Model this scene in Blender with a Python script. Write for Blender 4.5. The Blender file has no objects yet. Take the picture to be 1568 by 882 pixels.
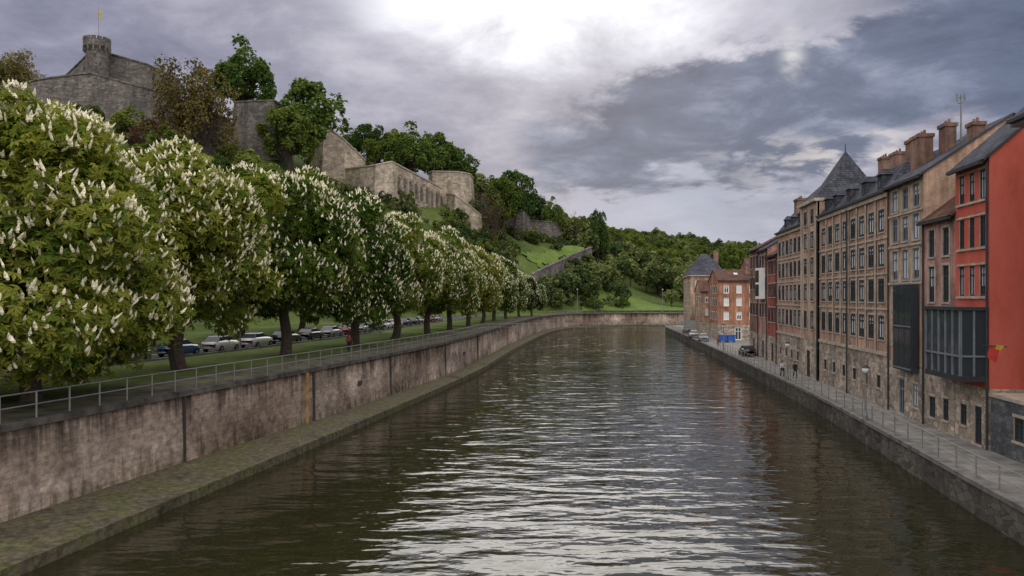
import bpy, math, random
import numpy as np
from mathutils import Vector, noise as mnoise
random.seed(7); rng=np.random.default_rng(7)
S=1.25   # model units -> metres (applied to every root object at the end)
scene=bpy.context.scene
COL=scene.collection

# ------------------------------------------------------------------ materials
def newmat(name):
    m=bpy.data.materials.new(name); m.use_nodes=True
    nt=m.node_tree; b=nt.nodes['Principled BSDF']
    return m,nt,b
def N(nt,t,**kw):
    n=nt.nodes.new(t)
    for k,v in kw.items():
        if k in n.bl_rna.properties.keys(): setattr(n,k,v)
        else: n.inputs[k].default_value=v
    return n
def ramp(nt,fac,stops):
    r=nt.nodes.new('ShaderNodeValToRGB'); el=r.color_ramp.elements
    while len(el)<len(stops): el.new(0.5)
    for e,(p,c) in zip(el,stops):
        e.position=p; e.color=(c[0],c[1],c[2],1)
    nt.links.new(fac,r.inputs[0]); return r.outputs[0]
def mixc(nt,f,a,b,mode='MIX'):
    n=nt.nodes.new('ShaderNodeMix'); n.data_type='RGBA'; n.blend_type=mode
    for sock,v in ((n.inputs[0],f),(n.inputs[6],a),(n.inputs[7],b)):
        if hasattr(v,'links'): nt.links.new(v,sock)
        elif isinstance(v,(int,float)): sock.default_value=v
        else: sock.default_value=(v[0],v[1],v[2],1)
    return n.outputs[2]
def M(nt,op,a,b=None,c=None):
    n=nt.nodes.new('ShaderNodeMath'); n.operation=op
    for i,v in enumerate((a,b,c)):
        if v is None: continue
        if hasattr(v,'links'): nt.links.new(v,n.inputs[i])
        else: n.inputs[i].default_value=v
    return n.outputs[0]
def objco(nt,scale=(1,1,1)):
    tc=nt.nodes.new('ShaderNodeTexCoord'); mp=nt.nodes.new('ShaderNodeMapping')
    mp.inputs['Scale'].default_value=scale
    nt.links.new(tc.outputs['Object'],mp.inputs[0]); return mp.outputs[0]
def noise(nt,co,scale,detail=4,rough=0.6,dist=0.0):
    n=N(nt,'ShaderNodeTexNoise'); n.inputs['Scale'].default_value=scale
    n.inputs['Detail'].default_value=detail; n.inputs['Roughness'].default_value=rough
    n.inputs['Distortion'].default_value=dist
    nt.links.new(co,n.inputs['Vector']); return n.outputs['Fac']
def bump(nt,b,h,dist=0.02,strength=1.0):
    bp=nt.nodes.new('ShaderNodeBump'); bp.inputs['Distance'].default_value=dist
    bp.inputs['Strength'].default_value=strength
    nt.links.new(h,bp.inputs['Height']); nt.links.new(bp.outputs[0],b.inputs['Normal'])
def plain(name,c,rough=0.7,metal=0.0,var=0.25,sc=2.0,spec=0.3):
    m,nt,b=newmat(name); co=objco(nt)
    n=noise(nt,co,sc,3)
    lo=[x*(1-var) for x in c]; hi=[min(1,x*(1+var)) for x in c]
    nt.links.new(ramp(nt,n,[(0.3,lo),(0.7,hi)]),b.inputs['Base Color'])
    b.inputs['Roughness'].default_value=rough; b.inputs['Metallic'].default_value=metal; b.inputs['Specular IOR Level'].default_value=spec
    return m
def wallco(nt):
    tc=nt.nodes.new('ShaderNodeTexCoord'); sp=nt.nodes.new('ShaderNodeSeparateXYZ')
    nt.links.new(tc.outputs['Object'],sp.inputs[0])
    h=M(nt,'ADD',sp.outputs[0],sp.outputs[1])
    cb=nt.nodes.new('ShaderNodeCombineXYZ'); nt.links.new(h,cb.inputs[0]); nt.links.new(sp.outputs[2],cb.inputs[1])
    return cb.outputs[0],tc.outputs['Object'],sp.outputs[2]
def brick(name,c1,c2,mortar,bw=0.22,bh=0.07,rough=0.9,stain=0.5,spec=.12):
    m,nt,b=newmat(name); co,oc,z=wallco(nt)
    br=N(nt,'ShaderNodeTexBrick'); nt.links.new(co,br.inputs['Vector'])
    br.inputs['Scale'].default_value=1.0; br.inputs['Brick Width'].default_value=bw; br.inputs['Row Height'].default_value=bh
    br.inputs['Mortar Size'].default_value=0.012*bw/0.22
    br.inputs['Color1'].default_value=(*c1,1); br.inputs['Color2'].default_value=(*c2,1); br.inputs['Mortar'].default_value=(*mortar,1)
    n=noise(nt,oc,0.45,6,0.68); n2=noise(nt,objco(nt,(2.5,2.5,.35)),1.0,4)
    st=ramp(nt,n,[(0.33,(stain,stain,stain*.98)),(0.5,(.95,.93,.92)),(0.66,(1.3,1.24,1.2))])
    c=mixc(nt,1.0,br.outputs['Color'],st,'MULTIPLY')
    c=mixc(nt,0.6,c,ramp(nt,n2,[(0.33,(0.4,0.4,0.41)),(0.62,(1.3,1.3,1.3))]),'MULTIPLY')
    nt.links.new(c,b.inputs['Base Color']); b.inputs['Roughness'].default_value=rough; b.inputs['Specular IOR Level'].default_value=spec
    return m
def rubble(name,c1,c2,dark,sc=2.2,zs=1.6,stain=.45):
    m,nt,b=newmat(name); co=objco(nt,(1,1,zs))
    v=N(nt,'ShaderNodeTexVoronoi'); v.inputs['Scale'].default_value=sc; nt.links.new(co,v.inputs['Vector'])
    v2=N(nt,'ShaderNodeTexVoronoi'); v2.feature='DISTANCE_TO_EDGE'; v2.inputs['Scale'].default_value=sc; nt.links.new(co,v2.inputs['Vector'])
    sep=nt.nodes.new('ShaderNodeSeparateColor'); nt.links.new(v.outputs['Color'],sep.inputs[0])
    c=ramp(nt,sep.outputs[0],[(0.0,c1),(1.0,c2)])
    n=noise(nt,objco(nt,(1,1,.5)),0.35,6,0.7)
    c=mixc(nt,1.0,c,ramp(nt,n,[(0.35,(stain,stain,stain)),(0.62,(1.2,1.16,1.1))]),'MULTIPLY')
    e=ramp(nt,v2.outputs['Distance'],[(0.0,(0,0,0)),(0.06,(1,1,1))])
    c=mixc(nt,e,dark,c)
    nt.links.new(c,b.inputs['Base Color']); b.inputs['Roughness'].default_value=0.95; b.inputs['Specular IOR Level'].default_value=.15
    return m
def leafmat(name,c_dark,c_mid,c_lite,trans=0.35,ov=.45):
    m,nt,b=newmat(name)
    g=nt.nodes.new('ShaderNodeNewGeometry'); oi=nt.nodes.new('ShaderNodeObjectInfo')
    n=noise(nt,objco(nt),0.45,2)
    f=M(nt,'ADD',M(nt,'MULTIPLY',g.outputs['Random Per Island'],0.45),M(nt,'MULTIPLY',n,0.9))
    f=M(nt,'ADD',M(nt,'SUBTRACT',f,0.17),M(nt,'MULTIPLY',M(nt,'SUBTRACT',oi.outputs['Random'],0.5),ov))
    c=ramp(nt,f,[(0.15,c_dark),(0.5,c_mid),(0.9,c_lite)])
    first=nt.nodes.new('ShaderNodeBsdfDiffuse'); nt.links.new(c,first.inputs[0]); nt.nodes.remove(b)
    tr=nt.nodes.new('ShaderNodeBsdfTranslucent'); nt.links.new(mixc(nt,1.0,c,(1.2,1.25,0.7),'MULTIPLY'),tr.inputs[0])
    mx=nt.nodes.new('ShaderNodeMixShader'); mx.inputs[0].default_value=trans
    nt.links.new(first.outputs[0],mx.inputs[1]); nt.links.new(tr.outputs[0],mx.inputs[2])
    nt.links.new(mx.outputs[0],nt.nodes['Material Output'].inputs[0])
    return m

MAT={}
MAT['bark']=plain('bark',(0.06,0.045,0.035),0.95,var=0.4,sc=6)
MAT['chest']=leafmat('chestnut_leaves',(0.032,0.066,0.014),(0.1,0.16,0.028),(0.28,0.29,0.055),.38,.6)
MAT['blossom']=plain('blossom',(0.8,0.74,0.55),0.8,var=0.2)
MAT['leafA']=leafmat('leaf_green',(0.035,0.065,0.02),(0.085,0.14,0.035),(0.17,0.23,0.06))
MAT['leafB']=leafmat('leaf_light',(0.05,0.085,0.024),(0.13,0.17,0.04),(0.23,0.27,0.07))
MAT['leafC']=leafmat('leaf_bronze',(0.07,0.055,0.02),(0.15,0.12,0.045),(0.24,0.2,0.08))
MAT['leafD']=leafmat('leaf_copper',(0.035,0.014,0.018),(0.08,0.03,0.035),(0.13,0.065,0.055))
MAT['forest']=leafmat('leaf_forest',(0.04,0.066,0.03),(0.1,0.14,0.052),(0.22,0.24,0.09),0.25,.7)  # greens muted and shifted bluish: distance haze put into the leaf colour
MAT['white']=plain('white_paint',(0.8,0.79,0.77),0.5,var=0.06)
MAT['greyframe']=plain('grey_frames',(0.16,0.19,0.22),0.5)
MAT['metal']=plain('rail_metal',(0.22,0.225,0.215),0.5,0.3,0.15)
MAT['metal_dark']=plain('dark_metal',(0.04,0.045,0.05),0.6,0.1)
MAT['joint']=plain('wall_joint',(0.06,0.05,0.045),0.9)
MAT['rust']=plain('rusty_drain',(0.32,0.2,0.08),0.9,var=0.6,sc=1.6)
MAT['slate']=brick('slate',(0.06,0.066,0.088),(0.095,0.1,0.125),(0.03,0.03,0.035),0.3,0.2,0.9,0.55,spec=.08)
MAT['tile']=brick('roof_tile',(0.11,0.06,0.05),(0.15,0.085,0.065),(0.04,0.03,0.025),0.25,0.2,0.9,0.6,spec=.05)
MAT['brick_tan']=brick('brick_tan',(0.38,0.215,0.145),(0.48,0.285,0.195),(0.42,0.33,0.27),stain=0.5)
MAT['brick_warm']=brick('brick_warm',(0.42,0.27,0.18),(0.52,0.35,0.24),(0.45,0.37,0.3),stain=0.5)
MAT['brick_brown']=brick('brick_brown',(0.2,0.105,0.075),(0.27,0.14,0.1),(0.25,0.2,0.17),stain=.45)
MAT['brick_pink']=brick('brick_pink',(0.4,0.17,0.14),(0.5,0.26,0.22),(0.36,0.28,0.25),stain=.4)
MAT['brick_red']=brick('brick_red',(0.36,0.07,0.05),(0.45,0.1,0.07),(0.25,0.15,0.12))
MAT['brick_orange']=brick('brick_orange',(0.38,0.15,0.08),(0.46,0.19,0.1),(0.3,0.22,0.17))
m,nt,b=newmat('salmon_render'); n=noise(nt,objco(nt,(1,1,.4)),.7,6,.7); nt.links.new(ramp(nt,n,[(.3,(0.4,0.085,0.06)),(.5,(.52,.115,.082)),(.7,(.58,.15,.11))]),b.inputs[0]); b.inputs['Roughness'].default_value=.95; b.inputs['Specular IOR Level'].default_value=.15; MAT['salmon']=m
MAT['render_blue']=plain('grey_render',(0.3,0.29,0.28),0.9,var=0.2,sc=0.9,spec=.15)
MAT['rubble']=rubble('stone_rubble',(0.26,0.225,0.19),(0.58,0.49,0.41),(0.15,0.13,0.115),2.4,stain=.5)
MAT['bluestone']=rubble('bluestone',(0.09,0.1,0.115),(0.19,0.2,0.215),(0.05,0.055,0.06),2.6,2.2)
MAT['quaystone']=rubble('quay_stone',(0.07,0.066,0.06),(0.15,0.14,0.125),(0.04,0.038,0.035),1.8,2.2)
MAT['trim']=plain('stone_trim',(0.42,0.355,0.29),0.9,var=0.3,spec=.15)
MAT['citadel_g']=rubble('citadel_stone',(0.115,0.105,0.1),(0.23,0.21,0.195),(0.06,0.055,0.055),1.0,2.0,.5)
MAT['citadel_t']=rubble('citadel_limestone',(0.36,0.305,0.245),(0.6,0.52,0.42),(0.19,0.165,0.14),0.8,2.2,.5)
MAT['asphalt']=plain('asphalt',(0.055,0.055,0.058),0.9,var=0.25,sc=3)
MAT['paving']=plain('paving',(0.21,0.2,0.185),0.9,var=0.35,sc=1.2,spec=.15)
MAT['gravel']=plain('gravel_walk',(0.1,0.095,0.065),0.95,var=0.5,sc=1.2,spec=.1)
MAT['kerb']=plain('kerb_stone',(0.17,0.16,0.15),0.9,var=0.4,sc=1.5,spec=.15)
MAT['coping']=plain('coping_stone',(0.085,0.078,0.07),0.95,var=0.55,sc=1.3,spec=.1)
MAT['road_paint']=plain('road_paint',(0.7,0.7,0.68),0.7,var=0.15)
MAT['skin']=plain('skin',(0.45,0.28,0.2),0.6,var=0.05)
MAT['hair']=plain('hair',(0.03,0.02,0.015),0.7)
MAT['cloth_dark']=plain('cloth_dark',(0.025,0.027,0.035),0.9)
MAT['cloth_red']=plain('cloth_red',(0.25,0.05,0.045),0.9)
MAT['cloth_light']=plain('cloth_light',(0.5,0.5,0.5),0.9)
MAT['rubber']=plain('rubber',(0.02,0.02,0.02),0.85)
MAT['yellow']=plain('yellow_cloth',(0.6,0.42,0.04),0.8)
MAT['red']=plain('red_cloth',(0.5,0.05,0.04),0.8)
MAT['blue']=plain('blue_paint',(0.03,0.1,0.35),0.5)
m,nt,b=newmat('window_glass'); b.inputs['Base Color'].default_value=(0.035,0.045,0.055,1); b.inputs['Roughness'].default_value=0.05; b.inputs['IOR'].default_value=1.6
n=noise(nt,objco(nt),1.2,2); bump(nt,b,n,0.03,0.4); MAT['glass']=m
m,nt,b=newmat('curtained_glass'); b.inputs['Base Color'].default_value=(0.62,0.65,0.69,1); b.inputs['Roughness'].default_value=0.5; b.inputs['Specular IOR Level'].default_value=.2; MAT['curtain']=m
def paint(name,c):
    m,nt,b=newmat(name); b.inputs['Base Color'].default_value=(*c,1); b.inputs['Roughness'].default_value=0.25
    b.inputs['Coat Weight'].default_value=0.5; MAT[name]=m
paint('car_dark',(0.02,0.022,0.028)); paint('car_silver',(0.3,0.31,0.33)); paint('car_white',(0.6,0.6,0.6)); paint('car_red',(0.22,0.02,0.02)); paint('car_blue',(0.03,0.07,0.18))
m,nt,b=newmat('grass'); co=objco(nt)
n1=noise(nt,co,0.05,5,0.7); n2=noise(nt,co,1.1,5,0.75)
f=M(nt,'ADD',M(nt,'MULTIPLY',n1,0.65),M(nt,'MULTIPLY',n2,0.4))
nt.links.new(ramp(nt,f,[(0.36,(0.028,0.046,0.015)),(0.5,(0.07,0.1,0.027)),(0.66,(0.14,0.175,0.05))]),b.inputs['Base Color'])
b.inputs['Roughness'].default_value=0.95; b.inputs['Specular IOR Level'].default_value=.1; MAT['grass']=m
m,nt,b=newmat('lawn'); co=objco(nt); n2=noise(nt,co,0.35,6,0.75)
nt.links.new(ramp(nt,n2,[(0.3,(0.07,0.12,0.025)),(0.7,(0.16,0.22,0.05))]),b.inputs['Base Color'])
b.inputs['Roughness'].default_value=0.95; b.inputs['Specular IOR Level'].default_value=.1; MAT['lawn']=m
m,nt,b=newmat('embankment_stone'); co,oc,z=wallco(nt)
br=N(nt,'ShaderNodeTexBrick'); nt.links.new(co,br.inputs['Vector']); br.inputs['Scale'].default_value=1
br.inputs['Brick Width'].default_value=0.55; br.inputs['Row Height'].default_value=0.21; br.inputs['Mortar Size'].default_value=0.009
br.inputs['Color1'].default_value=(0.29,0.25,0.22,1); br.inputs['Color2'].default_value=(0.37,0.32,0.285,1); br.inputs['Mortar'].default_value=(0.25,0.215,0.19,1)
n1=noise(nt,oc,0.35,8,0.76); n2=noise(nt,objco(nt,(1.8,1.8,0.12)),1.3,5,0.65); n3=noise(nt,objco(nt,(.09,.09,.6)),1.0,3,.5); n5=noise(nt,objco(nt,(1,1,1.6)),2.6,4,.7); n6=noise(nt,objco(nt,(.12,.12,.12)),1.0,2,.5)
c=mixc(nt,1.0,br.outputs['Color'],ramp(nt,n1,[(0.36,(0.45,0.43,0.41)),(0.5,(0.95,0.92,0.9)),(0.64,(1.4,1.36,1.3))]),'MULTIPLY')
c=mixc(nt,1.0,c,ramp(nt,n3,[(0.35,(0.75,0.73,0.71)),(0.65,(1.25,1.23,1.22))]),'MULTIPLY')
c=mixc(nt,1.0,c,ramp(nt,n6,[(0.38,(0.72,0.66,0.62)),(0.6,(1.2,1.2,1.2))]),'MULTIPLY')
c=mixc(nt,.7,c,ramp(nt,n5,[(0.35,(0.55,0.54,0.52)),(0.6,(1.25,1.25,1.25))]),'MULTIPLY')
dz=M(nt,'ADD',M(nt,'MULTIPLY',z,0.2),M(nt,'MULTIPLY',M(nt,'SUBTRACT',n2,0.5),1.15))
c=mixc(nt,1.0,c,ramp(nt,dz,[(0.02,(0.5,0.48,0.38)),(0.2,(1,1,1)),(0.52,(0.88,0.86,0.84)),(0.78,(0.24,0.225,0.21))]),'MULTIPLY')
nt.links.new(c,b.inputs['Base Color']); b.inputs['Roughness'].default_value=0.95; b.inputs['Specular IOR Level'].default_value=.15
bump(nt,b,n1,0.08,0.7); MAT['embank']=m
m,nt,b=newmat('mossy_ledge'); co=objco(nt); n1=noise(nt,co,0.6,6,0.7); n2=noise(nt,co,4,4,0.7)
c=ramp(nt,n1,[(0.3,(0.05,0.042,0.028)),(0.5,(0.12,0.103,0.07)),(0.58,(0.09,0.09,0.035)),(0.72,(0.15,0.135,0.1))])
nt.links.new(mixc(nt,0.8,c,ramp(nt,n2,[(0.35,(0.4,0.4,0.4)),(0.65,(1.35,1.35,1.35))]),'MULTIPLY'),b.inputs['Base Color'])
b.inputs['Roughness'].default_value=0.95; b.inputs['Specular IOR Level'].default_value=.15; bump(nt,b,n2,0.05,0.8); MAT['ledge']=m
m,nt,b=newmat('water'); b.inputs['Base Color'].default_value=(0.02,0.019,0.008,1); b.inputs['Roughness'].default_value=0.03; b.inputs['IOR'].default_value=1.4
na=noise(nt,objco(nt,(0.34,0.72,1)),1.0,2,0.45,0.3); nb=noise(nt,objco(nt,(1.0,2.1,1)),1.2,2,0.5,0.4); nc=noise(nt,objco(nt,(0.035,0.05,1)),1.0,2)
amp=M(nt,'ADD',0.1,M(nt,'MULTIPLY',nc,1.6))
h=M(nt,'MULTIPLY',M(nt,'ADD',na,M(nt,'MULTIPLY',nb,0.2)),amp)
bump(nt,b,h,0.17,1.0); MAT['water']=m

# ------------------------------------------------------------------ mesh helpers
def mobj(name,verts,faces,mat,parent=None,smooth=False):
    me=bpy.data.meshes.new(name); me.from_pydata([tuple(v) for v in verts],[],[tuple(f) for f in faces]); me.update()
    me.materials.append(MAT[mat] if isinstance(mat,str) else mat)
    if smooth: me.polygons.foreach_set('use_smooth',[True]*len(me.polygons))
    o=bpy.data.objects.new(name,me); COL.objects.link(o)
    if parent: o.parent=parent
    return o
def empty(name,loc=(0,0,0)):
    e=bpy.data.objects.new(name,None); e.empty_display_size=0.5; COL.objects.link(e); e.location=loc; return e
def tube(V,F,p0,p1,r0,r1,n=6):
    p0=Vector(p0);p1=Vector(p1); d=(p1-p0)
    if d.length<1e-6: return
    d.normalize(); a=d.orthogonal().normalized(); bb=d.cross(a); k=len(V)
    for p,r in ((p0,r0),(p1,r1)):
        for i in range(n):
            t=2*math.pi*i/n; V.append(p+a*(r*math.cos(t))+bb*(r*math.sin(t)))
    for i in range(n): F.append((k+i,k+(i+1)%n,k+n+(i+1)%n,k+n+i))
    F.append(tuple(k+i for i in range(n))[::-1]); F.append(tuple(k+n+i for i in range(n)))
def polybox(V,F,a,b2,w,z0,z1):
    a=Vector((a[0],a[1],0)); b2=Vector((b2[0],b2[1],0)); d=(b2-a).normalized(); n=Vector((-d.y,d.x,0))*w/2
    k=len(V)
    for z in (z0,z1):
        for p in (a-n,b2-n,b2+n,a+n): V.append((p.x,p.y,z))
    F+= [(k,k+3,k+2,k+1),(k+4,k+5,k+6,k+7),(k,k+1,k+5,k+4),(k+1,k+2,k+6,k+5),(k+2,k+3,k+7,k+6),(k+3,k,k+4,k+7)]

class Bld:
    def __init__(s,name,O=(16.83,0),t=(0.127,1.0),n=(-0.992,0.126)):
        s.name=name; s.O=O; s.t=t; s.n=n; s.parts={}
    def frame(s,O,t,n): s.O=O; s.t=t; s.n=n
    def P(s,a,n,z): return (s.O[0]+s.t[0]*a+s.n[0]*n, s.O[1]+s.t[1]*a+s.n[1]*n, z)
    def poly(s,part,mat,pts):
        V,F,_=s.parts.setdefault(part,([],[],mat)); k=len(V)
        V.extend(s.P(*p) for p in pts); F.append(tuple(range(k,k+len(pts))))
    def box(s,part,mat,a0,a1,n0,n1,z0,z1):
        V,F,_=s.parts.setdefault(part,([],[],mat)); k=len(V)
        for z in (z0,z1):
            for a,n in ((a0,n0),(a1,n0),(a1,n1),(a0,n1)): V.append(s.P(a,n,z))
        F+= [(k,k+3,k+2,k+1),(k+4,k+5,k+6,k+7),(k,k+1,k+5,k+4),(k+1,k+2,k+6,k+5),(k+2,k+3,k+7,k+6),(k+3,k,k+4,k+7)]
    def facade(s,part,mat,a0,a1,z0,z1,rects,n=0.0,fmat='white',depth=0.09,sill=True,trim='trim',cross=True,fk=1.0,cur=.35,surround=False):
        A=sorted({a0,a1,*[r[0] for r in rects],*[r[1] for r in rects]}); Z=sorted({z0,z1,*[r[2] for r in rects],*[r[3] for r in rects]})
        for i in range(len(A)-1):
            for j in range(len(Z)-1):
                ca=(A[i]+A[i+1])/2; cz=(Z[j]+Z[j+1])/2
                if ca<a0 or ca>a1 or any(r[0]<ca<r[1] and r[2]<cz<r[3] for r in rects): continue
                s.poly(part,mat,[(A[i],n,Z[j]),(A[i+1],n,Z[j]),(A[i+1],n,Z[j+1]),(A[i],n,Z[j+1])])
        for (l,r,b0,t0) in rects:
            d=n-depth
            for q in ([(l,n,b0),(l,d,b0),(l,d,t0),(l,n,t0)],[(r,n,b0),(r,d,b0),(r,d,t0),(r,n,t0)],
                      [(l,n,b0),(r,n,b0),(r,d,b0),(l,d,b0)],[(l,n,t0),(r,n,t0),(r,d,t0),(l,d,t0)]):
                s.poly('reveals',trim,q)
            k=random.random()
            if fmat=='metal_dark' or k<(1-cur)*.5: s.poly('glass','glass',[(l,d,b0),(r,d,b0),(r,d,t0),(l,d,t0)])
            elif k<(1-cur)*.5+cur:
                s.poly('curtains','curtain',[(l,d,b0),(r,d,b0),(r,d,t0),(l,d,t0)])
            else:
                zc=b0+(t0-b0)*random.uniform(.25,.7)
                s.poly('glass','glass',[(l,d,b0),(r,d,b0),(r,d,zc),(l,d,zc)]); s.poly('curtains','curtain',[(l,d,zc),(r,d,zc),(r,d,t0),(l,d,t0)])
            fw=min(0.1,(r-l)*0.14)*fk; e=d+0.05
            s.box('window_frames',fmat,l,l+fw,d+0.004,e,b0,t0); s.box('window_frames',fmat,r-fw,r,d+0.004,e,b0,t0)
            s.box('window_frames',fmat,l+fw,r-fw,d+0.004,e,b0,b0+fw); s.box('window_frames',fmat,l+fw,r-fw,d+0.004,e,t0-fw,t0)
            if cross:
                mcx=(l+r)/2; s.box('window_frames',fmat,mcx-fw*.4,mcx+fw*.4,d+0.004,e-0.01,b0+fw,t0-fw)
                zt=b0+(t0-b0)*0.68; s.box('window_frames',fmat,l+fw,mcx-fw*.4,d+0.004,e-0.012,zt,zt+fw*.7); s.box('window_frames',fmat,mcx+fw*.4,r-fw,d+0.004,e-0.012,zt,zt+fw*.7)
            if sill:
                s.box('sills',trim,l-0.06,r+0.06,n+0.003,n+0.07,b0-0.09,b0-0.004)
                s.box('sills',trim,l-0.06,r+0.06,n+0.003,n+0.03,t0+0.004,t0+0.13)
            if surround:
                s.box('jambs',trim,l-.13,l-.003,n+.003,n+.025,b0,t0); s.box('jambs',trim,r+.003,r+.13,n+.003,n+.025,b0,t0)
    def shell(s,part,mat,a0,a1,depth,z0,z1):
        s.poly(part,mat,[(a0,0,z0),(a0,-depth,z0),(a0,-depth,z1),(a0,0,z1)])
        s.poly(part,mat,[(a1,0,z0),(a1,-depth,z0),(a1,-depth,z1),(a1,0,z1)])
        s.poly(part,mat,[(a0,-depth,z0),(a1,-depth,z0),(a1,-depth,z1),(a0,-depth,z1)])
    def gable(s,wp,wm,rm,a0,a1,depth,z,rh,oh=0.25):
        m2=depth/2
        for a in (a0,a1): s.poly(wp,wm,[(a,0,z),(a,-depth,z),(a,-m2,z+rh)])
        k=rh/m2; x=0.12
        for th in (0,x):
            s.poly('roof',rm,[(a0-.1,oh,z-k*oh+th),(a1+.1,oh,z-k*oh+th),(a1+.1,-m2,z+rh+th),(a0-.1,-m2,z+rh+th)])
            s.poly('roof',rm,[(a0-.1,-depth-oh,z-k*oh+th),(a1+.1,-depth-oh,z-k*oh+th),(a1+.1,-m2,z+rh+th),(a0-.1,-m2,z+rh+th)])
        for a in (a0-.1,a1+.1):
            s.poly('verge','metal_dark',[(a,oh,z-k*oh),(a,-m2,z+rh),(a,-m2,z+rh+x),(a,oh,z-k*oh+x)])
        s.box('gutter','metal_dark',a0,a1,oh-0.02,oh+0.14,z-k*oh-0.08,z-k*oh+0.06)
        s.poly('skylights','glass',[((a0+a1)/2-.3,-m2*.5,z+rh*.5+x+.03),((a0+a1)/2+.3,-m2*.5,z+rh*.5+x+.03),((a0+a1)/2+.3,-m2*.68,z+rh*.68+x+.03),((a0+a1)/2-.3,-m2*.68,z+rh*.68+x+.03)])
    def mansard(s,a0,a1,depth,z,h,ins,rm='slate',oh=0.3):
        s.box('cornice','metal_dark',a0-.05,a1+.05,-depth,oh,z,z+0.16)
        s.box('cornice_lower','trim',a0,a1,-0.02,oh*0.55,z-0.28,z-0.003)
        b0=[(a0,0.05,z+.16),(a1,0.05,z+.16),(a1,-depth,z+.16),(a0,-depth,z+.16)]
        t0=[(a0+ins*.5,-ins,z+h),(a1-ins*.5,-ins,z+h),(a1-ins*.5,-depth+ins,z+h),(a0+ins*.5,-depth+ins,z+h)]
        for i in range(4): s.poly('roof',rm,[b0[i],b0[(i+1)%4],t0[(i+1)%4],t0[i]])
        rz=z+h+1.5; r0=(a0+ins+1,-depth/2,rz); r1=(a1-ins-1,-depth/2,rz)
        s.poly('roof_top',rm,[t0[0],t0[1],r1,r0]); s.poly('roof_top',rm,[t0[2],t0[3],r0,r1])
        s.poly('roof_top',rm,[t0[1],t0[2],r1]); s.poly('roof_top',rm,[t0[3],t0[0],r0])
    def dormer(s,a,z,w=0.9,h=1.1,n=-0.15,depth=1.2):
        s.facade('dormers','slate',a-w/2,a+w/2,z,z+h,[(a-w/2+.14,a+w/2-.14,z+.15,z+h-.12)],n=n,fmat='white',depth=.04,sill=False,fk=1.3,cur=.6)
        for q in (a-w/2,a+w/2): s.poly('dormers','slate',[(q,n,z),(q,n-depth,z),(q,n-depth,z+h),(q,n,z+h)])
        s.poly('dormer_roofs','slate',[(a-w/2-.1,n+.12,z+h),(a+w/2+.1,n+.12,z+h),(a,n-.15,z+h+.42)])
        s.poly('dormer_roofs','slate',[(a-w/2-.1,n+.12,z+h),(a,n-.15,z+h+.42),(a,n-depth,z+h+.42),(a-w/2-.1,n-depth,z+h)])
        s.poly('dormer_roofs','slate',[(a+w/2+.1,n+.12,z+h),(a,n-.15,z+h+.42),(a,n-depth,z+h+.42),(a+w/2+.1,n-depth,z+h)])
    def chimney(s,a,n,z0,z1,w=0.6,l=0.9,mat='brick_brown',pots=2):
        s.box('chimneys',mat,a-l/2,a+l/2,n-w/2,n+w/2,z0,z1-.2)
        s.box('chimney_caps',mat,a-l/2-.07,a+l/2+.07,n-w/2-.07,n+w/2+.07,z1-.2,z1)
        V,F,_=s.parts.setdefault('chimney_pots',([],[],'brick_brown'))
        for i in range(pots):
            aa=a+(i-(pots-1)/2)*l/max(pots,1); p=s.P(aa,n,z1); tube(V,F,p,(p[0],p[1],z1+.25),.09,.07,8)
    def pipe(s,a,z0,z1,n=.1):
        V,F,_=s.parts.setdefault('downpipes',([],[],'metal_dark')); p=s.P(a,n,z0); q_=s.P(a,n,z1); tube(V,F,p,q_,.05,.05,6)
    def done(s):
        e=empty(s.name)
        for k,(V,F,m) in s.parts.items(): mobj(k,V,F,m,e)
        return e
def grid(a0,a1,n,w,rows,jit=0.0):
    R=[]; st=(a1-a0)/n
    for (z0,z1) in rows:
        for i in range(n):
            c=a0+st*(i+.5); R.append((c-w/2,c+w/2,z0,z1))
    return R

# ------------------------------------------------------------------ banks
E_L=[(-19,-10),(-16.6,8),(-14.0,23.1),(-12.4,31.5),(-9.7,45.7),(-5.2,71),(-2.8,87),(0.0,113),(4.6,148),(9.5,178),(15,196),(23,207),(34,212),(46,211),(62,206),(95,195),(140,184),(400,150),(900,100)]
W_L=[(-24,-10),(-20.6,8),(-17.2,25),(-14.7,36.5),(-11.3,50.7),(-7.1,71),(-4.6,87),(-1.8,113),(2.8,149),(7.9,180),(13.8,198.5),(22.3,209),(34,214),(46.5,213),(62.5,208),(95.5,197),(140.5,186),(400,152),(900,102)]
E_R=[(13.5,-10),(14.8,12),(16.5,25.6),(18.1,35.5),(21.1,54.8),(23.9,78),(26.6,101),(32.0,150),(35.6,182),(39,190),(48,190),(70,182),(110,168),(400,120),(900,80)]
def smooth_pl(P,k=4):
    out=[]
    Q=[Vector(p) for p in P]
    for i in range(len(Q)-1):
        p0=Q[max(i-1,0)];p1=Q[i];p2=Q[i+1];p3=Q[min(i+2,len(Q)-1)]
        for j in range(k):
            t=j/k; out.append(0.5*((2*p1)+(p2-p0)*t+(2*p0-5*p1+4*p2-p3)*t*t+(3*p1-p0-3*p2+p3)*t**3))
    out.append(Q[-1]); return [(v.x,v.y) for v in out]
E_L=smooth_pl(E_L); W_L=smooth_pl(W_L); E_R=smooth_pl(E_R)
def interp(P,y):
    for a,b2 in zip(P[:-1],P[1:]):
        if a[1]<=y<=b2[1]: return a[0]+(b2[0]-a[0])*(y-a[1])/(b2[1]-a[1]+1e-9)
    return P[0][0]
def offs(P,d):
    out=[]
    for i,p in enumerate(P):
        a=Vector(P[max(i-1,0)]); b2=Vector(P[min(i+1,len(P)-1)]); t=(b2-a).normalized(); out.append((p[0]-t.y*d,p[1]+t.x*d))
    return out
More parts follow.
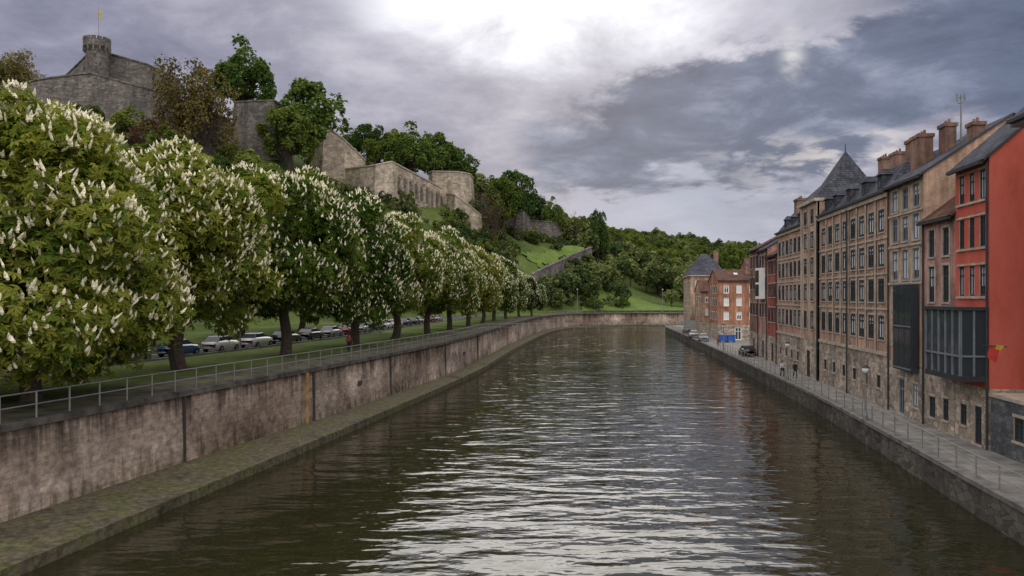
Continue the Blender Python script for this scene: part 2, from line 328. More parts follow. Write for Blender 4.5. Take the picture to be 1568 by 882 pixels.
def strip(name,A,zA,B,zB,mat,parent=None):
    V=[];F=[]
    for a,b2 in zip(A,B): V.append((a[0],a[1],zA)); V.append((b2[0],b2[1],zB))
    for i in range(len(A)-1): F.append((2*i,2*i+2,2*i+3,2*i+1))
    return mobj(name,V,F,mat,parent)
mobj('water',[(-60,-60,0),(1500,-60,0),(1500,400,0),(-60,400,0)],[(0,1,2,3)],'water')
GZ=3.7
mobj('ground',[(x,y,GZ-0.03) for x,y in offs(W_L,0.6)]+[(3000,80,GZ-.03),(3000,4000,GZ-.03),(-3000,4000,GZ-.03),(-3000,-10,GZ-.03)],[tuple(range(len(W_L)+4))],'grass')
w=empty('embankment_wall')
strip('ledge_face',E_L,-1.5,E_L,0.4,'ledge',w); strip('ledge_top',E_L,0.4,offs(W_L,0.05),0.5,'ledge',w)
strip('wall_face',W_L,0.3,offs(W_L,0.12),GZ-0.12,'embank',w)
c0=offs(W_L,-0.06); c1=offs(W_L,0.62)
strip('coping_face',c0,GZ-.2,c0,GZ+.04,'coping',w); strip('coping_top',c0,GZ+.04,c1,GZ+.04,'coping',w); strip('coping_under',c0,GZ-.2,offs(W_L,.15),GZ-.2,'coping',w)
strip('coping_back',c1,GZ+.04,c1,GZ-.04,'coping',w)
for yy,mt,wd in ((35.6,'joint',.07),(46.6,'rust',.22),(47.5,'joint',.12),(60,'joint',.06),(75,'joint',.08),(24.2,'joint',.05),(92,'joint',.1)):
    x=interp(W_L,yy); V=[];F=[]; polybox(V,F,(x+.0,yy),(x+.2*wd,yy+wd),0.14,0.42,GZ-.2); mobj('drain_strip',V,F,mt,w)
V=[];F=[]
for yy in (54,83):
    x=interp(W_L,yy); polybox(V,F,(x,yy),(x+.12,yy+.6),.1,1.9,2.2)
mobj('weep_holes',V,F,'joint',w)
strip('promenade',offs(W_L,.63),GZ,offs(W_L,4.5),GZ,'gravel')
rd0=offs(W_L,13.5)[:50]; rd1=offs(W_L,20)[:50]
r=empty('road'); strip('carriageway',rd0,GZ,rd1,GZ,'asphalt',r)
strip('kerb_top',offs(W_L,13.2)[:50],GZ+.1,rd0,GZ+.1,'kerb',r); strip('kerb_face',rd0,GZ+.1,rd0,GZ-.02,'kerb',r); strip('kerb_back',offs(W_L,13.2)[:50],GZ+.1,offs(W_L,13.2)[:50],GZ-.04,'kerb',r)
ca=offs(W_L,16.7)[:50]; cb=offs(W_L,16.82)[:50]
for i in range(0,49,2): strip('centre_line',ca[i:i+2],GZ+.005,cb[i:i+2],GZ+.005,'road_paint',r)
def resample(P,step):
    out=[Vector(P[0])]; acc=0
    for a,b2 in zip(P[:-1],P[1:]):
        a=Vector(a);b2=Vector(b2);L=(b2-a).length; t=step-acc
        while t<=L: out.append(a+(b2-a)*(t/L)); t+=step
        acc=(acc+L)%step
    return out
def railing(name,P,z,h,step,rails,mat,r=0.028):
    V=[];F=[]; Q=resample(P,step)
    for p in Q: tube(V,F,(p.x,p.y,z-.05),(p.x,p.y,z+h),r*1.3,r*1.3,6)
    for a,b2 in zip(Q[:-1],Q[1:]):
        for f in rails: tube(V,F,(a.x,a.y,z+h*f),(b2.x,b2.y,z+h*f),r,r,6)
    return mobj(name,V,F,mat)
railing('river_railing',[p for p in offs(W_L,.25) if 5<p[1]<105],GZ+.04,.92,1.55,(1.0,.52),'metal',.026)
railing('far_railing',[p for p in offs(W_L,.4) if p[1]>185 and p[0]<110],GZ+.04,.8,2.5,(1.0,.5),'metal',.04)
QZ=1.2
mobj('quay_ground',[(x,y,QZ-.02) for x,y in offs(E_R,-.5)]+[(900,-10,QZ-.02)],[tuple(range(len(E_R)+1))],'paving')
q=empty('quay_wall'); strip('face',E_R,-1.5,E_R,QZ,'quaystone',q)
strip('coping_face',offs(E_R,.05),QZ-.12,offs(E_R,.05),QZ+.06,'kerb',q); strip('coping_top',offs(E_R,.05),QZ+.06,offs(E_R,-.52),QZ+.06,'kerb',q); strip('coping_back',offs(E_R,-.52),QZ+.06,offs(E_R,-.52),QZ-.04,'kerb',q)
ER2=[p for p in offs(E_R,-.25) if 12<p[1]<186 and p[0]<40]
railing('quay_railing',ER2,QZ+.06,.86,1.9,(1.0,.5),'metal',.02)

# ------------------------------------------------------------------ right-hand buildings
Q0=QZ-.05
b_=Bld('corner_house'); b_.facade('walls','render_blue',20,31,Q0,15.7,grid(20.5,30.5,5,.8,[(4,6),(7,9),(10,12)])); b_.shell('walls','render_blue',20,31,8,Q0,15.7)
b_.gable('walls','render_blue','slate',20,31,8,15.7,3,oh=1.0); b_.box('eave_soffit','greyframe',20,31.1,0,.95,14.75,14.9); b_.done()
b_=Bld('stone_annex'); b_.facade('walls','bluestone',31.05,34.8,Q0,3.6,[(32,32.8,2.0,3.0)],fmat='metal_dark'); b_.shell('walls','bluestone',31.05,34.8,3,Q0,3.6)
b_.box('wall_cap','trim',31.05,34.8,-3,.08,3.6,3.75); b_.done()
b_=Bld('salmon_house'); y0,y1=34.9,38.35
b_.facade('stone_base','rubble',y0,y1,Q0,3.9,[(35.6,36.3,Q0+.1,3.0),(37.1,37.8,1.9,2.9)],fmat='metal_dark',n=.02); b_.shell('stone_base','rubble',y0,y1,9,Q0,3.9)
b_.facade('walls','salmon',y0,y1,3.9,14.3,grid(y0+.15,y1-.15,3,.55,[(12.45,13.8),(10.3,11.7),(8.05,9.45)]),fmat='greyframe')
b_.shell('walls','salmon',y0,y1,9,3.9,14.3); b_.gable('walls','salmon','slate',y0,y1,9,14.3,4.0,oh=.3)
for zz in (9.45,11.7,13.8): b_.box('lintels','trim',y0+.2,y1-.2,.034,.06,zz+.03,zz+.1)
for zz in (8.05,10.3,12.45): b_.box('window_bands','trim',y0+.2,y1-.2,.072,.09,zz-.12,zz-.02)
o0,o1,oz0,oz1,on=35.0,38.9,4.45,7.4,1.2
b_.box('oriel_floor','metal_dark',o0,o1,.01,on,oz0-.25,oz0); b_.box('oriel_roof','metal_dark',o0-.05,o1+.05,.01,on+.08,oz1,oz1+.15)
b_.poly('oriel_glass','glass',[(o0,on-.05,oz0),(o1,on-.05,oz0),(o1,on-.05,oz1),(o0,on-.05,oz1)])
for a in (o0+.05,o1-.05): b_.poly('oriel_glass','glass',[(a,0,oz0),(a,on-.05,oz0),(a,on-.05,oz1),(a,0,oz1)])
for i in range(6):
    a=o0+(o1-o0-.1)*i/5; b_.box('oriel_frames','greyframe',a,a+.07,on-.06,on+.02,oz0,oz1)
for nn in (0.02,.55,1.1): b_.box('oriel_frames','greyframe',o0,o0+.07,nn,nn+.08,oz0,oz1)
b_.box('oriel_frames','greyframe',o0,o1,on-.04,on+.03,oz0+.85,oz0+.93); b_.box('oriel_frames','greyframe',o0-.01,o0+.07,.0,on,oz0+.85,oz0+.93)
b_.pipe(34.95,Q0,14,.09); b_.done()
b_=Bld('pink_brick_house'); y0,y1=38.38,42.28
b_.facade('stone_base','rubble',y0,y1,Q0,4.4,[(39.1,39.8,1.8,2.9),(40.7,41.5,1.7,2.8)],fmat='metal_dark',n=.02); b_.shell('stone_base','rubble',y0,y1,8,Q0,4.4)
b_.facade('walls','brick_pink',y0,y1,4.4,12.1,grid(y0+.2,y1-.2,2,.78,[(10.1,11.5),(7.75,9.6),(5.2,6.9)]),fmat='greyframe',surround=True); b_.shell('walls','brick_pink',y0,y1,8,4.4,12.1)
b_.gable('walls','brick_pink','tile',y0,y1,8,12.1,3.0); b_.pipe(42.1,Q0,12); b_.done()
b_=Bld('tall_brick_house'); y0,y1=42.3,47.55
b_.facade('stone_base','rubble',y0,y1,Q0,4.2,[(43,43.8,1.9,3.2),(45,45.9,Q0+.1,3.3)],fmat='greyframe',n=.02); b_.shell('stone_base','rubble',y0,y1,9,Q0,4.2)
b_.facade('walls','brick_warm',y0,y1,4.2,14.7,grid(y0+.2,y1-.2,3,.95,[(13.0,14.25),(11.2,12.6),(9.0,10.7)])+[(46.2,47.0,5.2,6.7),(46.2,47.0,7.2,8.3)],fmat='greyframe',surround=True); b_.shell('walls','brick_brown',y0,y1,9,4.2,14.7)
for zz in (8.85,11.0,12.85): b_.box('string_courses','trim',y0,y1,.075,.12,zz-.12,zz)
b_.gable('walls','brick_brown','slate',y0,y1,9,14.7,3.0); b_.chimney(46.8,-1.6,15.2,17.6,.8,1.3,pots=3); b_.chimney(43.1,-3.0,16.3,17.5,.6,.8); b_.chimney(45.2,-2.4,16,17.9,.6,.9)
b_.box('bay_body','metal_dark',42.7,45.4,.13,.5,3.9,8.7)
for i in range(3):
    for j in range(2): b_.box('bay_glass','glass',42.78+i*.88,42.78+i*.88+.78,.5,.515,4.1+j*2.4,6.2+j*2.35)
for j in range(3): b_.box('bay_frames','greyframe',42.7,45.4,.5,.53,3.98+j*2.35,4.06+j*2.35)
b_.box('bay_glass_side','glass',42.685,42.7,.15,.45,4.1,8.5); b_.pipe(47.4,Q0,14.5)
b_.done()
b_=Bld('long_brick_range'); y0,y1=47.6,63.4
rows=[(12.05,13.45),(9.9,11.3),(7.7,9.15),(5.35,6.85)]
b_.facade('stone_base','rubble',y0,y1,Q0,4.4,grid(y0+.5,y1-.5,6,.7,[(2.3,3.1)]),fmat='metal_dark',n=.03); b_.shell('stone_base','rubble',y0,y1,10,Q0,4.4)
b_.box('string_course','trim',y0,y1,.032,.12,4.4,4.62)
g=grid(y0+.3,y1-.3,8,1.1,rows)
b_.facade('walls','brick_tan',y0,y1,4.4,14.4,g,depth=.03,fk=1.6,cur=.6,surround=True); b_.shell('walls','brick_tan',y0,y1,10,4.4,14.4)
for zz in (7.3,9.5,11.7): b_.box('string_courses','trim',y0,y1,.005,.06,zz-.1,zz+.02)
for i in range(1,8):
    a=y0+.3+(y1-y0-.6)/8*i
    b_.box('pilasters','trim',a-.1,a+.1,.062,.1,4.63,14.1)
b_.pipe(55.5,Q0,14.2,.17); b_.pipe(63.3,Q0,14.2,.25)
b_.mansard(y0,y1,10,14.4,1.9,1.2)
for a in (49.6,52.8,56.2,59.6,62): b_.dormer(a,14.7,h=1.0)
b_.chimney(50,-2.5,16,18.0,.9,1.3,pots=3); b_.chimney(57.5,-4,16.5,18.5,.8,1.2); b_.done()
b_=Bld('pavilion_house'); y0,y1=63.45,69
b_.facade('stone_base','rubble',y0,y1,Q0,4.4,[(65.7,66.8,Q0+.1,3.5)],fmat='metal_dark',n=.2); b_.shell('stone_base','rubble',y0,y1,6,Q0,4.4)
b_.facade('walls','brick_warm',y0,y1,4.4,15.8,grid(y0+.5,y1-.5,2,1.05,rows+[(14.1,15.3)]),n=.15,depth=.03,fk=1.6,cur=.6,surround=True); b_.shell('walls','brick_tan',y0,y1,6,4.4,15.8)
b_.box('quoins','trim',y0,y0+.4,.155,.2,4.4,15.8); b_.box('quoins','trim',y1-.4,y1,.155,.2,4.4,15.8)
b_.box('cornice','trim',y0-.1,y1+.1,-6.1,.45,15.8,16.05)
pk=(66.2,-2.8,20.3); cs=[(y0-.1,.4,16.06),(y1+.1,.4,16.06),(y1+.1,-5.8,16.06),(y0-.1,-5.8,16.06)]
md=[((c[0]*.5+pk[0]*.5),(c[1]*.5+pk[1]*.5),17.6) for c in cs]
for i in range(4):
    b_.poly('roof','slate',[cs[i],cs[(i+1)%4],md[(i+1)%4],md[i]]); b_.poly('roof','slate',[md[i],md[(i+1)%4],pk])
V,F,_=b_.parts.setdefault('finial',([],[],'metal_dark')); p=b_.P(*pk); tube(V,F,p,(p[0],p[1],p[2]+.6),.05,.02)
b_.chimney(64,-5.2,15.9,19.3,.7,1.0); b_.done()
b_=Bld('slate_roofed_range'); y0,y1=69.05,79.5
b_.facade('stone_base','rubble',y0,y1,Q0,4.4,grid(y0+.5,y1-.5,4,.7,[(2.3,3.1)]),fmat='metal_dark',n=.03); b_.shell('stone_base','rubble',y0,y1,9,Q0,4.4)
b_.facade('walls','brick_tan',y0,y1,4.4,14.3,grid(y0+.3,y1-.3,6,1.05,rows),depth=.03,fk=1.6,cur=.65,surround=True); b_.shell('walls','brick_tan',y0,y1,9,4.4,14.3)
b_.box('string_course','trim',y0,y1,.032,.12,4.4,4.62)
for zz in (7.3,9.5,11.7): b_.box('string_courses','trim',y0,y1,.005,.06,zz-.1,zz+.02)
b_.mansard(y0,y1,9,14.3,1.6,1.0)
for a in (71,73.8,76.6): b_.dormer(a,14.6,h=.9)
b_.chimney(78.6,-2,15.5,17.8,.8,1.5,pots=3); b_.done()
def small_house(name,y0,y1,ze,wm,rm,rows,cols,rh=3,base='rubble',n=0,fm='white'):
    b_=Bld(name); b_.O=(16.83-.992*n,0.126*n)
    b_.facade('stone_base',base,y0,y1,Q0,3.9,[((y0+y1)/2-.5,(y0+y1)/2+.5,Q0+.1,3.2)],fmat='metal_dark',n=.02); b_.shell('stone_base',base,y0,y1,8,Q0,3.9)
    b_.facade('walls',wm,y0,y1,3.9,ze,grid(y0+.2,y1-.2,cols,.9,rows),fmat=fm,fk=1.4,depth=.03,cur=.5); b_.shell('walls',wm,y0,y1,8,3.9,ze)
    b_.gable('walls',wm,rm,y0,y1,8,ze,rh); b_.chimney((y0+y1)/2,-4,ze+rh-.5,ze+rh+1.1); b_.pipe(y0+.1,Q0,ze); return b_
small_house('red_brick_house',79.6,84.5,12.4,'brick_red','tile',[(10.4,11.8),(8,9.4),(5.4,6.9)],3,2.4).done()
b_=small_house('brick_house',84.6,89.6,13.3,'brick_pink','slate',[(11.2,12.6),(8.7,10.2),(5.8,7.3)],3,2.4)
b_.box('bay','white',85.6,87.8,.07,.7,7.8,11.2)
for j in range(2):
    for i in range(2): b_.box('bay_glass','glass',85.7+i*1.05,86.65+i*1.05,.7,.715,8.1+j*1.55,9.4+j*1.55)
b_.done()
small_house('brown_brick_house',89.7,95.5,13.6,'brick_brown','tile',[(11.4,12.8),(8.9,10.3),(5.9,7.3)],3,2.2).done()
def endhouse(name,X,Y,wd,dp,ze,wm,roof,rows,rh,base='rubble'):
    b_=Bld(name,O=(X,Y),t=(.99,-.12),n=(-.12,-.99)); 
    b_.facade('walls',wm,0,wd,3.6,ze,grid(.3,wd-.3,max(2,int(wd/2)),.8,rows),fk=1.2,depth=.06); b_.facade('stone_base',base,0,wd,Q0,3.6,[(wd*.4,wd*.4+1,Q0+.1,3.2)],n=.03,fmat='metal_dark')
    b_.shell('walls',wm,0,wd,dp,3.6,ze); b_.shell('stone_base',base,0,wd,dp,Q0,3.6)
    if roof=='hip':
        b_.box('cornice','trim',-.3,wd+.3,-dp-.3,.3,ze,ze+.2)
        cs=[(-.3,.3,ze+.2),(wd+.3,.3,ze+.2),(wd+.3,-dp-.3,ze+.2),(-.3,-dp-.3,ze+.2)]
        md=[(wd*.22,-dp*.2,ze+rh*.6),(wd*.78,-dp*.2,ze+rh*.6),(wd*.78,-dp*.8,ze+rh*.6),(wd*.22,-dp*.8,ze+rh*.6)]
        tp=[(wd*.42,-dp*.45,ze+rh),(wd*.58,-dp*.45,ze+rh),(wd*.58,-dp*.55,ze+rh),(wd*.42,-dp*.55,ze+rh)]
        for i in range(4):
            b_.poly('roof','slate',[cs[i],cs[(i+1)%4],md[(i+1)%4],md[i]]); b_.poly('roof','slate',[md[i],md[(i+1)%4],tp[(i+1)%4],tp[i]])
        b_.poly('roof','slate',tp)
    else:
        b_.gable('walls',wm,'tile',0,wd,dp,ze,rh)
    b_.chimney(wd*.8,-dp*.3,ze+.2,ze+rh+.4)
    b_.frame((X,Y),(.12,.99),(-.99,.12))
    for (z0,z1) in rows:
        for i in range(max(2,int(dp/2.5))):
            a=1+i*2.5
            b_.box('river_windows','white',a-.08,a+.88,.004,.04,z0-.08,z1+.08); b_.box('river_glass','glass',a,a+.8,.041,.05,z0,z1)
    b_.done()
endhouse('orange_brick_house',32.6,124,6.5,12,10.6,'brick_orange','gable',[(8.6,9.8),(6.6,7.8),(4.4,5.6)],1.8)
endhouse('slate_roofed_mansion',34.2,150,6.6,14,12.0,'brick_warm','hip',[(9.8,11.1),(7.4,8.8),(4.9,6.2)],4.6,'render_blue')
endhouse('row_house',33.2,138,6,9,9.0,'brick_tan','gable',[(7.0,8.1),(4.8,6)],2.0)
endhouse('stone_house',39.5,130,9,12,12.2,'brick_brown','gable',[(10.1,11.4),(7.5,9)],2.4)
V=[];F=[]; ax,ay=25.5,44.5; tube(V,F,(ax,ay,15.5),(ax,ay,19.5),.055,.045); 
for a,l in ((19.3,.24),(19.0,.18)): tube(V,F,(ax-l,ay,a),(ax+l,ay,a+.1),.03,.03)
tube(V,F,(ax-.22,ay,19.1),(ax-.22,ay,19.55),.05,.05); tube(V,F,(ax+.22,ay,19.2),(ax+.22,ay,19.6),.05,.05)
mobj('roof_aerial',V,F,'metal')

# ------------------------------------------------------------------ hill terrain
CP=[(-45,20,2),(-42,60,2),(-40,100,3),(-30,140,2),(-18,170,2),(-6,190,2),(10,212,3),(25,226,3),(45,228,3.5),(60,226,3),(100,215,3),(160,205,3),(250,200,2),(400,200,2),
(-60,20,10),(-62,60,12),(-125,190,46),(-110,185,46),(-99,185,47),(-82,185,43),(-67,185,38),(-60,195,43),(-50,215,40),(-42,212,35.5),(-32,208,34.5),(-22,238,36),(-13,242,35),(-10,238,27),(0,255,28),(10,270,27),(16,272,25),(27,262,23.5),
(-110,206,61),(-92,205,58),(-60,230,50),(-40,240,48),(-20,270,42),(10,300,34),(-200,300,70),(-100,300,68),(0,350,42),(-200,150,50),(-200,60,40),(-130,100,32),
(-75,120,20),(-58,150,22),(-85,80,20),(-45,185,22),(-30,192,21),(-15,205,17.5),(-5,220,18.5),(5,225,14.5),(13,234,15.5),(22,250,18.5),
(20,228,6),(28,242,9),(36,255,7),(32,262,12),(50,245,4.5),(80,245,4.5),(50,270,6),(100,260,5),(36,300,16),(55,290,8),(75,300,8),(110,300,8),(150,300,8),(200,300,8),
(43,440,36),(99,550,40),(178,600,36),(65,380,17),(110,420,15),(200,450,15),(300,600,24),(400,700,20),(0,450,50),(-100,500,70),(140,500,26),(250,850,30),(0,850,50),(420,450,10),
(0,60,-8),(0,0,-8),(10,120,-8),(22,180,-8),(32,198,-6),(60,190,-8),(120,170,-8),(250,150,-8),(400,120,-8),(50,100,-10),(150,100,-10),(400,30,-10),(-20,10,-4),(-17,60,-4),(-10,100,-4),(-5,140,-4),(2,170,-4)]
C=np.array(CP,float); D=np.sqrt(((C[:,None,:2]-C[None,:,:2])**2).sum(-1))
A_=np.vstack([np.hstack([D,np.ones((len(C),1))]),np.hstack([np.ones((1,len(C))),[[0]]])]); wts=np.linalg.solve(A_,np.append(C[:,2],0))
def hz(x,y):
    return float((np.hypot(C[:,0]-x,C[:,1]-y)*wts[:-1]).sum()+wts[-1])
xs=np.arange(-260,421,3.4); ys=np.arange(10,900,3.4)
XX,YY=np.meshgrid(xs,ys); ZZ=np.zeros_like(XX)
for i in range(len(ys)):
    d=np.hypot(XX[i][:,None]-C[:,0],YY[i][:,None]-C[:,1]); ZZ[i]=d@wts[:-1]+wts[-1]
V=[];F=[]; nx=len(xs)
for i in range(len(ys)):
    for j in range(nx):
        x,y=XX[i,j],YY[i,j]; z=ZZ[i,j]
        if z>6: z+=mnoise.noise((x*.12,y*.12,0))*1.0*min(1,(z-6)/8)+mnoise.noise((x*.4,y*.4,3))*.4
        ZZ[i,j]=z; V.append((x,y,z))
for i in range(len(ys)-1):
    for j in range(nx-1):
        if max(ZZ[i,j],ZZ[i+1,j],ZZ[i,j+1],ZZ[i+1,j+1])<GZ-.1: continue
        if XX[i,j]>30 and YY[i,j]<205: continue
        F.append((i*nx+j,i*nx+j+1,(i+1)*nx+j+1,(i+1)*nx+j))
mobj('hill',V,F,'grass',smooth=True)
def drape(name,poly,mat,off=.35,step=2.0):
    px=[p[0] for p in poly]; py=[p[1] for p in poly]
    def inside(x,y):
        c=False; j=len(poly)-1
        for i in range(len(poly)):
            if (py[i]>y)!=(py[j]>y) and x<(px[j]-px[i])*(y-py[i])/(py[j]-py[i])+px[i]: c=not c
            j=i
        return c
    V=[];F=[];idx={}
    X=np.arange(min(px),max(px)+step,step); Y=np.arange(min(py),max(py)+step,step)
    for a in range(len(X)-1):
        for b2 in range(len(Y)-1):
            if inside(X[a]+step/2,Y[b2]+step/2):
                f=[]
                for (i,j) in ((a,b2),(a+1,b2),(a+1,b2+1),(a,b2+1)):
                    if (i,j) not in idx:
                        idx[(i,j)]=len(V); z=hz(X[i],Y[j])
                        if z>6: z+=mnoise.noise((X[i]*.12,Y[j]*.12,0))*1.0*min(1,(z-6)/8)+mnoise.noise((X[i]*.4,Y[j]*.4,3))*.4
                        V.append((X[i],Y[j],max(z,GZ)+off))
                    f.append(idx[(i,j)])
                F.append(tuple(f))
    mobj(name,V,F,mat,smooth=True)
drape('lawn',[(8,232),(14,240),(20,252),(28,268),(22,268),(15,256),(8,244),(3,236)],'lawn',.5,1.5)
drape('lawn',[(20,222),(40,228),(70,226),(110,218),(110,234),(70,244),(44,262),(36,262),(34,246),(24,236)],'lawn',.4,2)

# ------------------------------------------------------------------ citadel
def rampart(name,pts,thick,mat,batter=.08,parapet=True):
    e=empty(name); V=[];F=[]
    P2=[(p[0],p[1]) for p in pts]; back=offs(P2,thick)
    for i,p in enumerate(pts):
        fr=offs(P2,-batter*(p[2]-p[3]))[i]
        V+=[(fr[0],fr[1],p[3]),(p[0],p[1],p[2]),(back[i][0],back[i][1],p[2]),(back[i][0],back[i][1],p[3])]
    for i in range(len(pts)-1):
        k=4*i
        for a in range(3): F.append((k+a,k+a+4,k+a+5,k+a+1))
    F.append((0,1,2,3)); k=4*(len(pts)-1); F.append((k+3,k+2,k+1,k))
    mobj('wall',V,F,mat,e)
    if parapet:
        V=[];F=[]; fr=offs(P2,-.25); bk=offs(P2,.7)
        for i in range(len(pts)-1):
            k=len(V)
            for p,q,z in ((fr[i],bk[i],pts[i][2]),(fr[i+1],bk[i+1],pts[i+1][2])):
                V+=[(p[0],p[1],z),(q[0],q[1],z),(p[0],p[1],z+.35),(q[0],q[1],z+.35)]
            F+=[(k,k+4,k+6,k+2),(k+2,k+6,k+7,k+3),(k+1,k+5,k+7,k+3),(k,k+4,k+5,k+1)]
        mobj('coping',V,F,'trim' if mat=='citadel_t' else 'citadel_g',e)
    return e
rampart('citadel_outer_wall',[(-150,200,58,42),(-125,190,58,42),(-111,184,59,42),(-99,184,60.5,42),(-82,185,56,38),(-67,186,50,34)],3,'citadel_g')
rampart('citadel_upper_wall',[(-122,209,62.5,54),(-117.7,206,65.6,54),(-110.9,204,70.6,56),(-105.7,204,71.5,56),(-95.5,205,68.8,54),(-88,208,65.5,50)],4,'citadel_g')
rampart('citadel_bastion',[(-71,200,57.6,42),(-64.8,194,56.4,42),(-59.2,195,56.8,42),(-58.5,206,56.8,42)],5,'citadel_g')
rampart('citadel_gatehouse_wall',[(-56,216,55.5,38),(-50.9,212,54.8,38),(-46,214,51,38),(-41.5,222,46.5,36)],4,'citadel_t')
e=rampart('arcaded_rampart',[(-49,219,42.2,33),(-45.5,214,42.8,33),(-35.7,205,42.4,32),(-31.9,208,43.8,32),(-21.5,241,41.3,33)],3,'citadel_t')
V=[];F=[]
a=Vector((-31.9,208,0)); b2=Vector((-21.5,241,0)); t=(b2-a).normalized(); nn=Vector((t.y,-t.x,0))
for i in range(9):
    c=a+(b2-a)*((i+.7)/9.4)+nn*.75; zc=39.5-.22*i; k=len(V); ring=[]
    for ang in range(0,181,30): ring.append((math.cos(math.radians(ang))*1.15,math.sin(math.radians(ang))*1.15))
    ring+= [(-1.15,-3.0),(1.15,-3.0)]
    for (s_,z_) in ring: p=c+t*s_; V.append((p.x,p.y,zc+z_))
    F.append(tuple(range(k,k+len(ring))))
mobj('blind_arches',V,F,'citadel_g',e)
V=[];F=[]
for i in range(10):
    c=a+(b2-a)*((i+.15)/9.4)+nn*.8; polybox(V,F,c-t*.25,c+t*.25,.9,33,41.5-.2*i)
mobj('buttresses',V,F,'citadel_t',e)
rampart('citadel_blockhouse',[(-26,245,46.6,33),(-24.5,241,46.6,33),(-16,240,46.2,33),(-13,243,46,33),(-12.5,252,46,33)],6,'citadel_t')
rampart('lower_rampart',[(-20,240,39.5,28),(-17,234.5,38.5,26),(-13,236,35.5,25),(-9.2,238,32.6,24)],3,'citadel_t')
rampart('east_rampart',[(-12,262,42.5,26),(-10,257,42,25),(-2,257,40,24),(3.5,258,38.6,23),(6.7,264,32,23)],4,'citadel_g')
rampart('far_rampart',[(5,276,34.8,23),(8,273,34.5,22),(15,274,34,22),(17.5,280,31,22)],4,'citadel_g')
rampart('ramp_wall',[(4,214,13,5),(6.8,217,14.8,7),(13,232,18,11),(20,248,21.5,15),(26.8,263,24.6,20)],1.2,'citadel_g',.05)
e=empty('castle_keep',(-105.9,200,0)); 
def lathe(prof,n=24):
    V=[];F=[]
    for r,z in prof:
        for i in range(n): t=2*math.pi*i/n; V.append((r*math.cos(t),r*math.sin(t),z))
    for k in range(len(prof)-1):
        for i in range(n): F.append((k*n+i,k*n+(i+1)%n,(k+1)*n+(i+1)%n,(k+1)*n+i))
    return V,F
V,F=lathe([(3.3,54),(2.75,64),(2.6,70.9),(3.2,71.6),(3.2,73.2),(2.8,73.2),(2.8,72.2),(0,72.2)]); mobj('tower',V,F,'citadel_g',e)
V=[];F=[]
for i in range(14):
    t=2*math.pi*i/14; c=Vector((3.0*math.cos(t),3.0*math.sin(t),0)); d=Vector((-math.sin(t),math.cos(t),0))*.5; polybox(V,F,c-d,c+d,.45,73.1,73.9)
    c=Vector((2.95*math.cos(t),2.95*math.sin(t),0)); polybox(V,F,c-d*.35,c+d*.35,.6,70.3,71.7)
mobj('battlements',V,F,'citadel_g',e)
V=[];F=[]
for t,z in ((-1.3,68.5),(-1.9,66),(-.8,66.5)): c=Vector((2.66*math.cos(t),2.66*math.sin(t),0)); d=Vector((-math.sin(t),math.cos(t),0))*.2; polybox(V,F,c-d,c+d,.15,z,z+1)
mobj('slits',V,F,'metal_dark',e)
V=[];F=[]; tube(V,F,(0.4,0,72),(0.4,0,82),.1,.06); mobj('flagpole',V,F,'metal',e)
V=[(.45,0,81.8),(.8,.3,81.2),(1.0,.1,80.0),(.85,.2,79.1),(.45,0,79.6),(.7,.1,80.6)]; mobj('flag',V,[(0,1,5),(1,2,5),(2,3,5),(3,4,5),(4,0,5)],'yellow',e)

